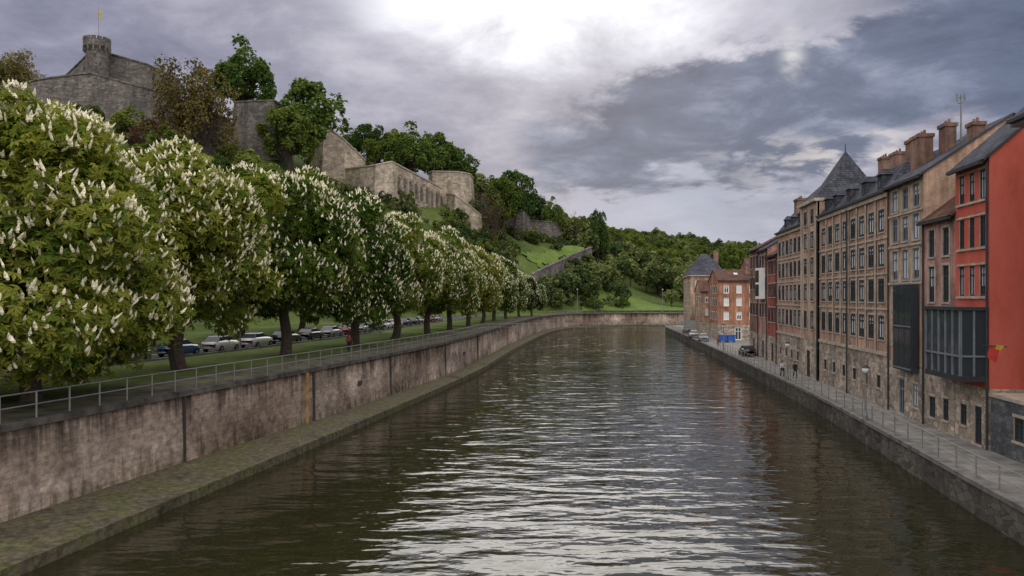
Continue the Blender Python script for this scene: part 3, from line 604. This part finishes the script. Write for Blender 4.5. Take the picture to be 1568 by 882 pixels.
# ------------------------------------------------------------------ trees
def branch(V,F,p0,p1,r0,r1,rnd,segs=3,n=6):
    p0=Vector(p0);p1=Vector(p1); prev=p0; L=(p1-p0).length
    for i in range(1,segs+1):
        t=i/segs; q=p0.lerp(p1,t)+Vector((rnd.uniform(-1,1),rnd.uniform(-1,1),rnd.uniform(-.3,.6)))*L*.06*(1 if i<segs else 0)
        tube(V,F,prev,q,r0+(r1-r0)*(t-1/segs),r0+(r1-r0)*t,n); prev=q
def make_tree(name,seed,R,Hs,cz,nblob,nleaf,L,leafm,palm=False,blossom=0,trunk=.4,sparse=False,rbs=(.22,.36),lowcut=-.55,pear=0.0,irrk=1.0):
    rnd=random.Random(seed); g=np.random.default_rng(seed)
    blobs=[]
    while len(blobs)<nblob:
        v=g.normal(size=3); v/=np.linalg.norm(v)
        if v[2]<lowcut: continue
        k=g.uniform(.55,.84) if g.random()<.85 else g.uniform(.1,.5)
        irr=1+irrk*(.12*math.sin(3*math.atan2(v[1],v[0])+seed)+.08*math.sin(5*v[2]+seed*2))
        hw=1-pear*v[2]
        blobs.append((v*np.array([R*hw,R*hw,Hs])*k*irr,R*g.uniform(*rbs),v))
    V=[];F=[]; th=cz-Hs*.35
    branch(V,F,(0,0,-.3),(rnd.uniform(-.3,.3),rnd.uniform(-.3,.3),th),trunk*1.15,trunk*.7,rnd,3,8)
    tube(V,F,(0,0,-.3),(0,0,.5),trunk*1.7,trunk*1.1,8)
    for i,(c,rb,v) in enumerate(blobs):
        if sparse or i%2==0:
            st=Vector((0,0,th*rnd.uniform(.7,1.0))); en=Vector((c[0],c[1],c[2]+cz))
            branch(V,F,st,en,trunk*.38,trunk*.07,rnd,3,5)
            if sparse:
                for _ in range(5):
                    e2=en+Vector((rnd.uniform(-1,1),rnd.uniform(-1,1),rnd.uniform(-.2,1)))*rb*1.3; branch(V,F,en,e2,trunk*.08,.02,rnd,2,4)
    nb=len(F)
    Cc=np.array([b[0] for b in blobs]); rb=np.array([b[1] for b in blobs]); vv=np.array([b[2] for b in blobs])
    pr=rb**2/np.sum(rb**2); ii=g.choice(len(blobs),nleaf,p=pr)
    u=g.normal(size=(nleaf,3)); u/=np.linalg.norm(u,axis=1)[:,None]; u=u+vv[ii]*.75+np.array([0,0,.1]); u/=np.linalg.norm(u,axis=1)[:,None]
    rad=g.uniform(.7,1.07,nleaf)**.8
    stray=g.random(nleaf)<.08; rad=np.where(stray,g.uniform(1.05,1.35,nleaf),rad)
    pos=Cc[ii]+u*(rb[ii]*rad)[:,None]; pos[:,2]+=cz
    nrm=u*.55+np.array([0,0,.55])+g.normal(size=(nleaf,3))*.38; nrm/=np.linalg.norm(nrm,axis=1)[:,None]
    h=g.normal(size=(nleaf,3)); t1=np.cross(nrm,h); t1/=np.linalg.norm(t1,axis=1)[:,None]; t2=np.cross(nrm,t1)
    sz=L*g.uniform(.7,1.3,nleaf)
    base=len(V); V=[tuple(v) for v in V]
    if palm:
        nl=5; arr=[pos]
        for k in range(nl):
            a=(k-2)*0.85; dr=math.cos(a)*t1+math.sin(a)*t2; pp=-math.sin(a)*t1+math.cos(a)*t2; s_=sz*(1 if k in(1,2,3) else .8)
            arr+= [pos+(dr*.6+pp*.2)*s_[:,None]-nrm*(.08*s_)[:,None], pos+dr*s_[:,None]-nrm*(.38*s_)[:,None], pos+(dr*.6-pp*.2)*s_[:,None]-nrm*(.08*s_)[:,None]]
        allv=np.stack(arr,1).reshape(-1,3); V+=list(map(tuple,allv.tolist())); st=1+3*nl
        b0=base+np.arange(nleaf)*st; fs=[]
        for k in range(nl): fs.append(np.stack([b0,b0+1+3*k,b0+2+3*k,b0+3+3*k],1))
        F+=list(map(tuple,np.concatenate(fs).tolist()))
    else:
        asp=g.uniform(.45,.8,nleaf)
        arr=[pos-t1*sz[:,None]*.5,pos+t2*(sz*asp*.5)[:,None]-nrm*(sz*.1)[:,None],pos+t1*sz[:,None]*.55-nrm*(sz*.2)[:,None],pos-t2*(sz*asp*.5)[:,None]+nrm*(sz*.05)[:,None]]
        allv=np.stack(arr,1).reshape(-1,3); V+=list(map(tuple,allv.tolist())); b0=base+np.arange(nleaf)*4
        F+=list(map(tuple,np.stack([b0,b0+1,b0+2,b0+3],1).tolist()))
    nlf=len(F)
    for _ in range(blossom):
        i=int(g.choice(len(blobs),p=pr)); u=g.normal(size=3); u/=np.linalg.norm(u); u=u+vv[i]*.9+np.array([0,0,.4]); u/=np.linalg.norm(u)
        p=Cc[i]+u*rb[i]*g.uniform(.97,1.1); p[2]+=cz; hgt=g.uniform(.18,.4); rr=g.uniform(.055,.09)
        ti=g.normal(size=2)*.1+u[:2]*.12; k=len(V)
        for (f,rf) in ((0,.5),(.25,1.0),(.65,.65)):
            for q in range(5):
                a=q*1.2566+f*2; w_=rr*rf*g.uniform(.6,1.35); V.append((p[0]+ti[0]*f+w_*math.cos(a),p[1]+ti[1]*f+w_*math.sin(a),p[2]+hgt*f))
        V.append((p[0]+ti[0],p[1]+ti[1],p[2]+hgt))
        for lv in range(2):
            for q in range(5): F.append((k+lv*5+q,k+lv*5+(q+1)%5,k+lv*5+5+(q+1)%5,k+lv*5+5+q))
        for q in range(5): F.append((k+10+q,k+10+(q+1)%5,k+15))
    me=bpy.data.meshes.new(name); me.from_pydata(V,[],F); me.update()
    for mm in ('bark',leafm,'blossom'): me.materials.append(MAT[mm])
    idx=np.ones(len(F),int); idx[:nb]=0; idx[nlf:]=2; me.polygons.foreach_set('material_index',idx.tolist())
    return me
def put(me,name,x,y,z,s=1,rot=0,sz=None,parent=None):
    o=bpy.data.objects.new(name,me); COL.objects.link(o); o.location=(x,y,z); o.rotation_euler=(0,0,rot); o.scale=(s,s,sz or s)
    if parent: o.parent=parent
    return o
# nearest tree: skirts sweep down to the railing; the others are lifted to show their stems
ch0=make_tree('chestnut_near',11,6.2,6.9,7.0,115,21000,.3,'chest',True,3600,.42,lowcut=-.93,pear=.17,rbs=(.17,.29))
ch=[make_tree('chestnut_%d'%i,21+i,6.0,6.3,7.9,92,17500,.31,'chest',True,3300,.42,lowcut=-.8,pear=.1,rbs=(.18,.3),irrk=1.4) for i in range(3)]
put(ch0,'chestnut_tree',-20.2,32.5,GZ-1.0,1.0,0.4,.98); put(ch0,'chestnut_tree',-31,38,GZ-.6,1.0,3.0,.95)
rows_=[(-19.4,46,1.0,1,1,.98,-.3),(-16.6,57.5,.98,2,2.2,1.04,-.3),(-13.7,68.5,.88,0,3.4,.95,-.2),(-11.9,79.5,.9,1,4.1,.95,-.2),(-9.8,91,.84,2,5,.92,-.2),(-8.2,103,.82,0,1.1,.9,-.2),(-6.5,116,.8,1,2.7,.87,-.2),(-4.9,129,.78,2,.4,.84,-.2),(-3.3,142,.76,0,4.6,.82,-.2),(-1.2,155,.73,1,1.9,.77,-.2),(1.6,168,.68,2,3,.72,-.2),(4.5,179,.58,0,2,.62,-.2),(-26,22,1.0,2,1.4,1.0,-.6)]
for x,y,s,k,r_,sz,dz in rows_: put(ch[k],'chestnut_tree',x,y,GZ+dz,s,r_,sz)
for i,(x,y,s,k) in enumerate([(-34,55,.98,1),(-32,69,.95,2),(-29,84,.95,0),(-27,100,.9,1),(-25,118,.88,2)]): put(ch[k],'chestnut_tree',x,y,GZ-.3,s,i*1.3)
tA=[make_tree('broadleaf_a%d'%i,40+i,7,7.5,11,70,6500,.75,'leafA',trunk=.4,rbs=(.16,.28)) for i in range(3)]
tB=[make_tree('broadleaf_b%d'%i,50+i,6,7,9.5,56,5000,.7,'leafB',trunk=.35,rbs=(.16,.28)) for i in range(2)]
tC=make_tree('bronze_tree',61,6.5,8,10.5,44,3000,.6,'leafC',trunk=.4,sparse=True)
tD=make_tree('copper_beech',62,6,6.5,9,34,3500,.65,'leafD',trunk=.4)
tE=make_tree('bare_tree',63,5,7,9,26,350,.4,'leafC',trunk=.35,sparse=True)
def hilltree(me,name,x,y,ztop,H0,s=1,rot=0,dz=0):
    g0=hz(x,y); sc=max(.4,(ztop-g0+.5)/H0); put(me,name,x,y,g0-.5,min(sc*1.05,s) if s else sc,rot,sc)
for a in [(tC,'oak_tree',-131,208,74,18.5,1.1,0),(tA[1],'oak_tree',-138,210,73,18.5,1.1,1),(tC,'bronze_leaved_tree',-75,178,63.5,18.5,1.1,1),(tC,'bronze_leaved_tree',-69,176,60,18.5,1.1,3),
          (tA[2],'lime_tree',-71,208,75,18.5,1.25,2),(tA[0],'lime_tree',-51.5,200,63.5,18.5,1.4,.5),(tB[0],'maple_tree',-55,192,56,16.5,1.2,2),(tA[1],'oak_tree',-43,236,61,18.5,1.1,1),(tB[1],'maple_tree',-36,240,59.5,16.5,1.1,1),
          (tA[2],'oak_tree',-30,229,57.5,18.5,1.15,4),(tA[0],'oak_tree',-24,252,61,18.5,1.2,1),(tA[1],'oak_tree',-18,256,56.5,18.5,1.0,3),(tB[0],'maple_tree',-3,242,46,16.5,1.05,0),(tA[1],'lime_tree',1,250,49.5,18.5,.95,2),
          (tA[2],'oak_tree',-49,240,59,18.5,1.1,2.4),(tB[0],'maple_tree',-39,228,55,16.5,1.0,5),(tA[1],'oak_tree',-22,262,60,18.5,1.2,2),
          (tE,'bare_tree',-8,232,43,16.5,1,1),(tE,'bare_tree',-5,230,38,16.5,.9,3),(tA[2],'round_tree',15,290,44,18.5,.6,0),(tE,'bare_tree',24,300,43,16.5,.8,0),(tA[0],'lime_tree',33,300,41.5,18.5,.6,2),
          (tD,'copper_beech',-73,162,44,15.5,1.0,0),(tB[1],'maple_tree',-84,172,50,16.5,1.1,0),(tB[0],'maple_tree',-94,172,51,16.5,1.0,1.5)]:
    hilltree(*a)
fo=[make_tree('forest_%d'%i,70+i,5,5.2,7,34,1000,1.2,'forest',trunk=.3,rbs=(.18,.32)) for i in range(4)]
sh=[make_tree('shrub_%d'%i,80+i,2.2,1.8,1.6,14,420,.55,'forest' if i!=1 else 'leafB',trunk=.12) for i in range(3)]
wd=empty('hillside_trees'); n=0
while n<80:
    x=random.uniform(-150,-40); y=random.uniform(70,182); z=hz(x,y)
    if z<6 or z>36: continue
    if x/y>-.20: continue
    put(random.choice(fo+tB[:1]),'tree',x,y,z-.5,random.uniform(.5,.85),random.uniform(0,6),None,wd); n+=1
for (x,y,s) in [(-52,120,.95),(-45,135,.9),(-60,130,1.0),(-40,150,.9),(-55,165,1),(-66,150,1.0)]: put(tB[random.randint(0,1)],'tree',x,y,hz(x,y)-.5,s,x,None,wd)
sb=empty('hillside_shrubs'); n=0
while n<680:
    x=random.uniform(-60,40); y=random.uniform(150,272); z=hz(x,y)
    if z<4.5 or z>36: continue
    if mnoise.noise((x*.06,y*.06,5))<-.22 and z>9: continue
    if 1<x<30 and abs((x-8)-(y-236)*.65)<4 and z>13: continue
    if 18<x<60 and y>222 and z<9 and not(18<x<34 and y<236): continue
    put(random.choice(sh),'shrub',x,y,z-.3,random.uniform(.45,1.2),random.uniform(0,6),None,sb); n+=1
for x,y,s in [(14,222,1.0),(19,229,1.1),(23,234,1.2),(27,243,1.0),(17,226,.9),(10,218,.9),(30,250,1.1),(25,226,.6),(8,214,.8),(12,216,.7)]: put(random.choice(fo),'tree',x,y,max(GZ,hz(x,y))-.6,s*.75,x,None,sb)
fm=empty('forest'); n=0
while n<950:
    x=random.uniform(-40,300); y=random.uniform(262,640); z=hz(x,y)
    if x/y>.42 or x/y<-.05: continue
    if y<300 and x<26: continue
    if z<5.5: continue
    if 32<x<46 and y<280: continue
    if mnoise.noise((x*.03,y*.03,9))<-.32 and y<380: continue
    me=random.choice(fo) if random.random()<.9 else random.choice(tB)
    put(me,'tree',x,y,z-.6,random.uniform(.75,1.25),random.uniform(0,6),None,fm); n+=1
for x,y,s in [(62,246,.7),(70,240,.75),(58,262,.9),(86,250,.8),(78,236,.5),(50,246,.55),(34,238,.5)]: put(random.choice(fo),'tree',x,y,hz(x,y)-.4,s,x,None,fm)
hilltree(tE,'bare_tree',45,330,38,16.5,.9,1)

# ------------------------------------------------------------------ vehicles
def car_mesh():
    st=[(-1.72,.32,.62,.6),(-1.66,.25,.78,.7),(-1.3,.2,.84,.74),(-.6,.18,.86,.75),(.5,.18,.86,.75),(1.1,.2,.8,.74),(1.55,.23,.7,.7),(1.7,.3,.56,.6)]
    V=[];F=[]
    for x,z0,z1,w_ in st:
        V+=[(x,-w_*.92,z0),(x,-w_,(z0+z1)/2),(x,-w_*.93,z1),(x,w_*.93,z1),(x,w_,(z0+z1)/2),(x,w_*.92,z0)]
    for i in range(len(st)-1):
        for j in range(6): F.append((6*i+j,6*i+6+j,6*i+6+(j+1)%6,6*i+(j+1)%6))
    F+= [(5,4,3,2,1,0),tuple(6*(len(st)-1)+j for j in range(6))]
    G=[];H=[]
    gl=[(-1.45,.84,.66),(-1.05,1.15,.55),(.15,1.19,.56),(.85,.84,.66)]
    for x,z,w_ in gl: G+=[(x,-w_,.83),(x,-w_,z),(x,w_,z),(x,w_,.83)]
    for i in range(3):
        for j in range(3): H.append((4*i+j,4*i+4+j,4*i+5+j,4*i+1+j))
    Rf=[(-1.05,-.53,1.165),(.15,-.54,1.205),(.15,.54,1.205),(-1.05,.53,1.165),(-.95,-.5,1.21),(.05,-.5,1.24),(.05,.5,1.24),(-.95,.5,1.21)]
    Rq=[(4,5,6,7),(0,1,5,4),(1,2,6,5),(2,3,7,6),(3,0,4,7)]
    Wv=[];Wf=[];Hv=[];Hf=[]
    for x in (-1.1,1.08):
        for sgn in (-1,1):
            tube(Wv,Wf,(x,sgn*.56,.26),(x,sgn*.76,.26),.26,.26,16); tube(Hv,Hf,(x,sgn*.74,.26),(x,sgn*.775,.26),.15,.14,10)
    return (V,F),(G,H),(Rf,Rq),(Wv,Wf),(Hv,Hf)
CM=car_mesh()
def car(x,y,z,rot,paintm):
    e=empty('parked_car',(x,y,z)); e.rotation_euler=(0,0,rot)
    mobj('body',*CM[0],paintm,e,True); mobj('windows',*CM[1],'glass',e); mobj('roof',*CM[2],paintm,e); mobj('tyres',*CM[3],'rubber',e); mobj('hubcaps',*CM[4],'metal',e)
    V=[];F=[]
    for s_ in (-.5,.5): tube(V,F,(1.66,s_,.55),(1.72,s_,.55),.09,.08,10)
    mobj('headlights',V,F,'white',e); V=[];F=[]
    for s_ in (-.55,.55): tube(V,F,(-1.71,s_,.6),(-1.74,s_,.6),.08,.07,8)
    mobj('tail_lights',V,F,'red',e)
cols=['car_silver','car_dark','car_white','car_red','car_dark','car_blue','car_silver','car_white']
WR=offs(W_L,12.3); cy=52
for i in range(17):
    yy=cy+i*5.3; x=interp(WR,yy)-1.9; x2=interp(WR,yy+2)-1.9
    car(x,yy,GZ,math.atan2(2,x2-x),cols[(i*5)%8])
car(27.3,91,QZ,1.45,'car_dark'); car(29.6,121,QZ,1.3,'car_silver'); car(30.6,132,QZ,1.4,'car_white'); car(32.6,146,QZ,1.4,'car_dark')
def lamp(x,y,z,h):
    e=empty('street_lamp',(x,y,z)); V,F=lathe([(.12,0),(.12,.3),(.06,.5),(.045,h-.35),(.09,h-.3),(.03,h-.25)],10); mobj('post',V,F,'metal',e)
    V,F=lathe([(.03,h-.27),(.16,h-.2),(.2,h-.05),(.14,h+.08),(0,h+.1)],12); mobj('lantern',V,F,'white',e,True)
    V,F=lathe([(.22,h+.02),(.1,h+.16),(0,h+.2)],12); mobj('cap',V,F,'metal_dark',e)
lamp(19.4,43,QZ,2.9); lamp(22.5,64,QZ,3); lamp(27,100,QZ,3.2); lamp(17.5,210,GZ,6.5); lamp(41.5,216,GZ,6.5); lamp(-21.5,62,GZ,5.5); lamp(-15.5,92,GZ,5.5)
e=empty('hanging_sign'); V=[];F=[]; tube(V,F,(20.95,33.2,5.9),(19.9,33.1,5.95),.03,.03); mobj('bracket',V,F,'metal_dark',e)
mobj('red_cloth',[(20.15,33.1,5.9),(20.6,33.1,5.85),(20.45,33.1,5.2),(20.1,33.15,5.45)],[(0,1,2,3)],'red',e); mobj('yellow_cloth',[(20.4,33.0,6.0),(20.75,33.0,5.95),(20.6,33.05,5.75),(20.35,33.02,5.8)],[(0,1,2,3)],'yellow',e)
for x,y in ((31.8,118),(33,118)):
    V=[];F=[]; polybox(V,F,(x-.6,y),(x+.5,y),.9,QZ+.15,QZ+1.0); polybox(V,F,(x-.65,y),(x+.55,y),1.0,QZ+1.0,QZ+1.12)
    e=empty('waste_container'); mobj('bin',V,F,'blue',e); V=[];F=[]
    for a in (-.5,.4):
        for b2 in (-.35,.35): tube(V,F,(x+a,y+b2-.04,QZ+.08),(x+a,y+b2+.04,QZ+.08),.09,.09,8)
    mobj('castors',V,F,'rubber',e)
# ------------------------------------------------------------------ people
def skin_mesh(name,pts,edges,radii,mat,parent,sub=1):
    me=bpy.data.meshes.new(name); me.from_pydata(pts,edges,[]); me.update(); me.materials.append(MAT[mat])
    o=bpy.data.objects.new(name,me); COL.objects.link(o); o.parent=parent
    md=o.modifiers.new('skin','SKIN'); md.use_smooth_shade=True
    for i,r_ in enumerate(radii): 
        v=me.skin_vertices[0].data[i]; v.radius=(r_,r_) if not isinstance(r_,tuple) else r_
        v.use_root=(i==0)
    if sub: s_=o.modifiers.new('sub','SUBSURF'); s_.levels=sub; s_.render_levels=sub
    return o
def person(x,y,z,rot,top,legs,stride=.28,longhair=False):
    e=empty('person_walking',(x,y,z)); e.rotation_euler=(0,0,rot); e.scale=(.8,.8,.8)
    skin_mesh('trousers',[(0,0,.95),(0,.1,.9),(stride*.5,.11,.5),(stride*.4,.11,.08),(0,-.1,.9),(-stride*.2,-.11,.5),(-stride*1.1,-.11,.12)],[(0,1),(1,2),(2,3),(0,4),(4,5),(5,6)],[.13,.1,.07,.055,.1,.07,.055],legs,e)
    skin_mesh('shoes',[(stride*.4-.04,.11,.05),(stride*.4+.17,.12,.04)],[(0,1)],[.05,.04],'rubber',e); skin_mesh('shoes',[(-stride*1.1-.04,-.11,.08),(-stride*1.1+.15,-.12,.03)],[(0,1)],[.05,.04],'rubber',e)
    skin_mesh('jacket',[(0,0,.9),(0,0,1.15),(0,0,1.38),(0,0,1.48),(0,.19,1.41),(-.1,.24,1.14),(.05,.25,.92),(0,-.19,1.41),(.1,-.24,1.14),(.22,-.25,.95)],[(0,1),(1,2),(2,3),(2,4),(4,5),(5,6),(2,7),(7,8),(8,9)],[(.12,.15),(.11,.14),(.11,.15),.06,.065,.05,.04,.065,.05,.04],top,e)
    skin_mesh('neck_and_head',[(0,0,1.46),(.01,0,1.54),(.02,0,1.62),(.02,0,1.7)],[(0,1),(1,2),(2,3)],[.05,.05,.085,.07],'skin',e,2)
    skin_mesh('nose',[(.1,0,1.625),(.125,0,1.6)],[(0,1)],[.012,.012],'skin',e,0)
    skin_mesh('hair',[(-.03,0,1.66),(.0,0,1.73),(-.05,0,1.56 if not longhair else 1.45)],[(0,1),(0,2)],[.09,.085,.07],'hair',e,1)
    for (hx,hy,hz_) in ((.06,.25,.88),(.24,-.25,.91)):
        skin_mesh('palm',[(hx,hy,hz_),(hx+.01,hy,hz_-.07)],[(0,1)],[.028,.034],'skin',e)
        for k in range(4): skin_mesh('finger',[(hx-.02+k*.018,hy,hz_-.07),(hx-.02+k*.019,hy,hz_-.115),(hx-.012+k*.019,hy,hz_-.145+abs(k-1.5)*.008)],[(0,1),(1,2)],[.009,.008,.007],'skin',e,0)
        skin_mesh('thumb',[(hx+.03,hy,hz_-.03),(hx+.055,hy,hz_-.07)],[(0,1)],[.01,.008],'skin',e,0)
person(22.95,66.5,QZ,-1.6,'cloth_light','cloth_dark',.26,True); person(23.7,65.6,QZ,-1.55,'cloth_dark','cloth_dark',.3); person(28.4,108,QZ,-1.6,'cloth_red','cloth_dark')
person(-12.9,62,GZ,1.4,'cloth_red','cloth_dark')

# ------------------------------------------------------------------ world
world=bpy.data.worlds.new('World'); scene.world=world; world.use_nodes=True; nt=world.node_tree
for n_ in list(nt.nodes): nt.nodes.remove(n_)
out=nt.nodes.new('ShaderNodeOutputWorld'); tc=nt.nodes.new('ShaderNodeTexCoord')
sky=nt.nodes.new('ShaderNodeTexSky'); sky.sky_type='NISHITA'; sky.sun_disc=False; sky.sun_elevation=math.radians(28); sky.sun_rotation=math.radians(4); sky.air_density=1.2; sky.dust_density=2
bg1=nt.nodes.new('ShaderNodeBackground'); nt.links.new(sky.outputs[0],bg1.inputs[0]); bg1.inputs[1].default_value=0.06
sp=nt.nodes.new('ShaderNodeSeparateXYZ'); nt.links.new(tc.outputs['Generated'],sp.inputs[0]); x,y,z=sp.outputs
deg=57.2958
az=M(nt,'MULTIPLY',M(nt,'ARCTAN2',x,y),deg); el=M(nt,'MULTIPLY',M(nt,'ARCSINE',z),deg)
zz=M(nt,'ADD',M(nt,'MAXIMUM',z,0.0),0.2)
cb=nt.nodes.new('ShaderNodeCombineXYZ'); nt.links.new(M(nt,'DIVIDE',x,zz),cb.inputs[0]); nt.links.new(M(nt,'DIVIDE',y,zz),cb.inputs[1]); pc=cb.outputs[0]
n1=noise(nt,pc,1.0,3,.55,.2); n2=noise(nt,pc,2.4,6,.62,.3)
mp=nt.nodes.new('ShaderNodeMapping'); mp.inputs['Location'].default_value=(7.3,2.1,0); nt.links.new(pc,mp.inputs[0]); n3=noise(nt,mp.outputs[0],1.2,5,.55,.3); n4=noise(nt,mp.outputs[0],3.6,7,.62,.25)
wa=M(nt,'ADD',az,M(nt,'MULTIPLY',M(nt,'SUBTRACT',n1,.5),22)); we=M(nt,'ADD',el,M(nt,'MULTIPLY',M(nt,'SUBTRACT',n2,.5),13))
def gauss(a0,e0,sa,se,A=wa,E=we,tilt=0.0):
    da=M(nt,'SUBTRACT',A,a0); de=M(nt,'SUBTRACT',M(nt,'SUBTRACT',E,e0),M(nt,'MULTIPLY',da,tilt))
    q_=M(nt,'ADD',M(nt,'POWER',M(nt,'ABSOLUTE',M(nt,'DIVIDE',da,sa)),2.0),M(nt,'POWER',M(nt,'ABSOLUTE',M(nt,'DIVIDE',de,se)),2.0))
    return M(nt,'EXPONENT',M(nt,'MULTIPLY',q_,-1.0))
def sstep(v,a,b_):
    r_=nt.nodes.new('ShaderNodeMapRange'); r_.interpolation_type='SMOOTHSTEP'; nt.links.new(v,r_.inputs[0]); r_.inputs[1].default_value=a; r_.inputs[2].default_value=b_; return r_.outputs[0]
f0=M(nt,'ADD',M(nt,'MULTIPLY',n3,.55),M(nt,'MULTIPLY',n4,.45))
base=ramp(nt,f0,[(.38,(.17,.175,.26)),(.5,(.3,.3,.4)),(.6,(.5,.49,.58))])
base=mixc(nt,M(nt,'MULTIPLY',gauss(9,5.0,18,4.0),.75),base,(.47,.52,.66))
brt=M(nt,'MINIMUM',M(nt,'ADD',M(nt,'MULTIPLY',gauss(2,22.5,12,5),1.35),M(nt,'MULTIPLY',gauss(7,37,15,13),.95)),1.0)
base=mixc(nt,brt,base,(1.15,1.17,1.27))
base=mixc(nt,M(nt,'MULTIPLY',gauss(4,9.5,5,3.5),.5),base,(.68,.62,.67))
dk=M(nt,'MAXIMUM',gauss(17.5,12.6,18,4.8,tilt=.14),gauss(36,18,13,8)); dk=sstep(dk,.3,.54)
dcol=ramp(nt,M(nt,'ADD',M(nt,'MULTIPLY',n4,.6),M(nt,'MULTIPLY',n1,.4)),[(.38,(.075,.1,.175)),(.5,(.125,.16,.26)),(.62,(.3,.34,.47))])
base=mixc(nt,M(nt,'MULTIPLY',dk,.96),base,dcol)
g2=gauss(19.7,16.2,.75,.9,az,M(nt,'ADD',el,M(nt,'MULTIPLY',M(nt,'SUBTRACT',n4,.5),6))); base=mixc(nt,M(nt,'MULTIPLY',g2,.75),base,(.85,.84,.86))
g3=M(nt,'MULTIPLY',gauss(23,9.2,7,1.6),sstep(n4,.48,.58)); base=mixc(nt,M(nt,'MULTIPLY',g3,.8),base,(.76,.7,.68))
hi=sstep(el,46,66); back=M(nt,'MULTIPLY',sstep(M(nt,'MULTIPLY',y,-1.0),-.3,.3),sstep(el,-2,12)); hb=M(nt,'MAXIMUM',hi,back)  # unseen overhead and rear sky, brightened as added fill for the scene
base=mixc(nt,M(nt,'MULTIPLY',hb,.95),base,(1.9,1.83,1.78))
low=sstep(el,-1,0.5); base=mixc(nt,low,(.12,.12,.12),base)
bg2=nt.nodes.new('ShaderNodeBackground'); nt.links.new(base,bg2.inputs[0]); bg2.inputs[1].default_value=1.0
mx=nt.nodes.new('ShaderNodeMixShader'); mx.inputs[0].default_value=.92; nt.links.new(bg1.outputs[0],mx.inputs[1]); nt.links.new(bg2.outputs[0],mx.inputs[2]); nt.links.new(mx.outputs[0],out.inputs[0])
sun=bpy.data.lights.new('sun','SUN'); sun.energy=0.6; sun.angle=math.radians(35); sun.color=(1,.93,.84); so=bpy.data.objects.new('sun',sun); COL.objects.link(so)
dv=Vector((math.sin(math.radians(4))*math.cos(math.radians(34)),math.cos(math.radians(4))*math.cos(math.radians(34)),math.sin(math.radians(34)))); so.rotation_euler=dv.to_track_quat('Z','Y').to_euler()
cam=bpy.data.cameras.new('camera'); co=bpy.data.objects.new('camera',cam); COL.objects.link(co); co.location=(0,0,8); co.rotation_euler=(math.radians(90),0,0)
cam.lens=27.55; cam.sensor_width=36; cam.shift_y=0.0089; cam.clip_end=8000; cam.clip_start=.1; scene.camera=co
scene.view_settings.view_transform='Standard'; scene.view_settings.look='None'; scene.view_settings.exposure=0
for o in list(scene.objects):
    if o.parent is None:
        o.location=o.location*S
        if o.type in('MESH','EMPTY'): o.scale=o.scale*S
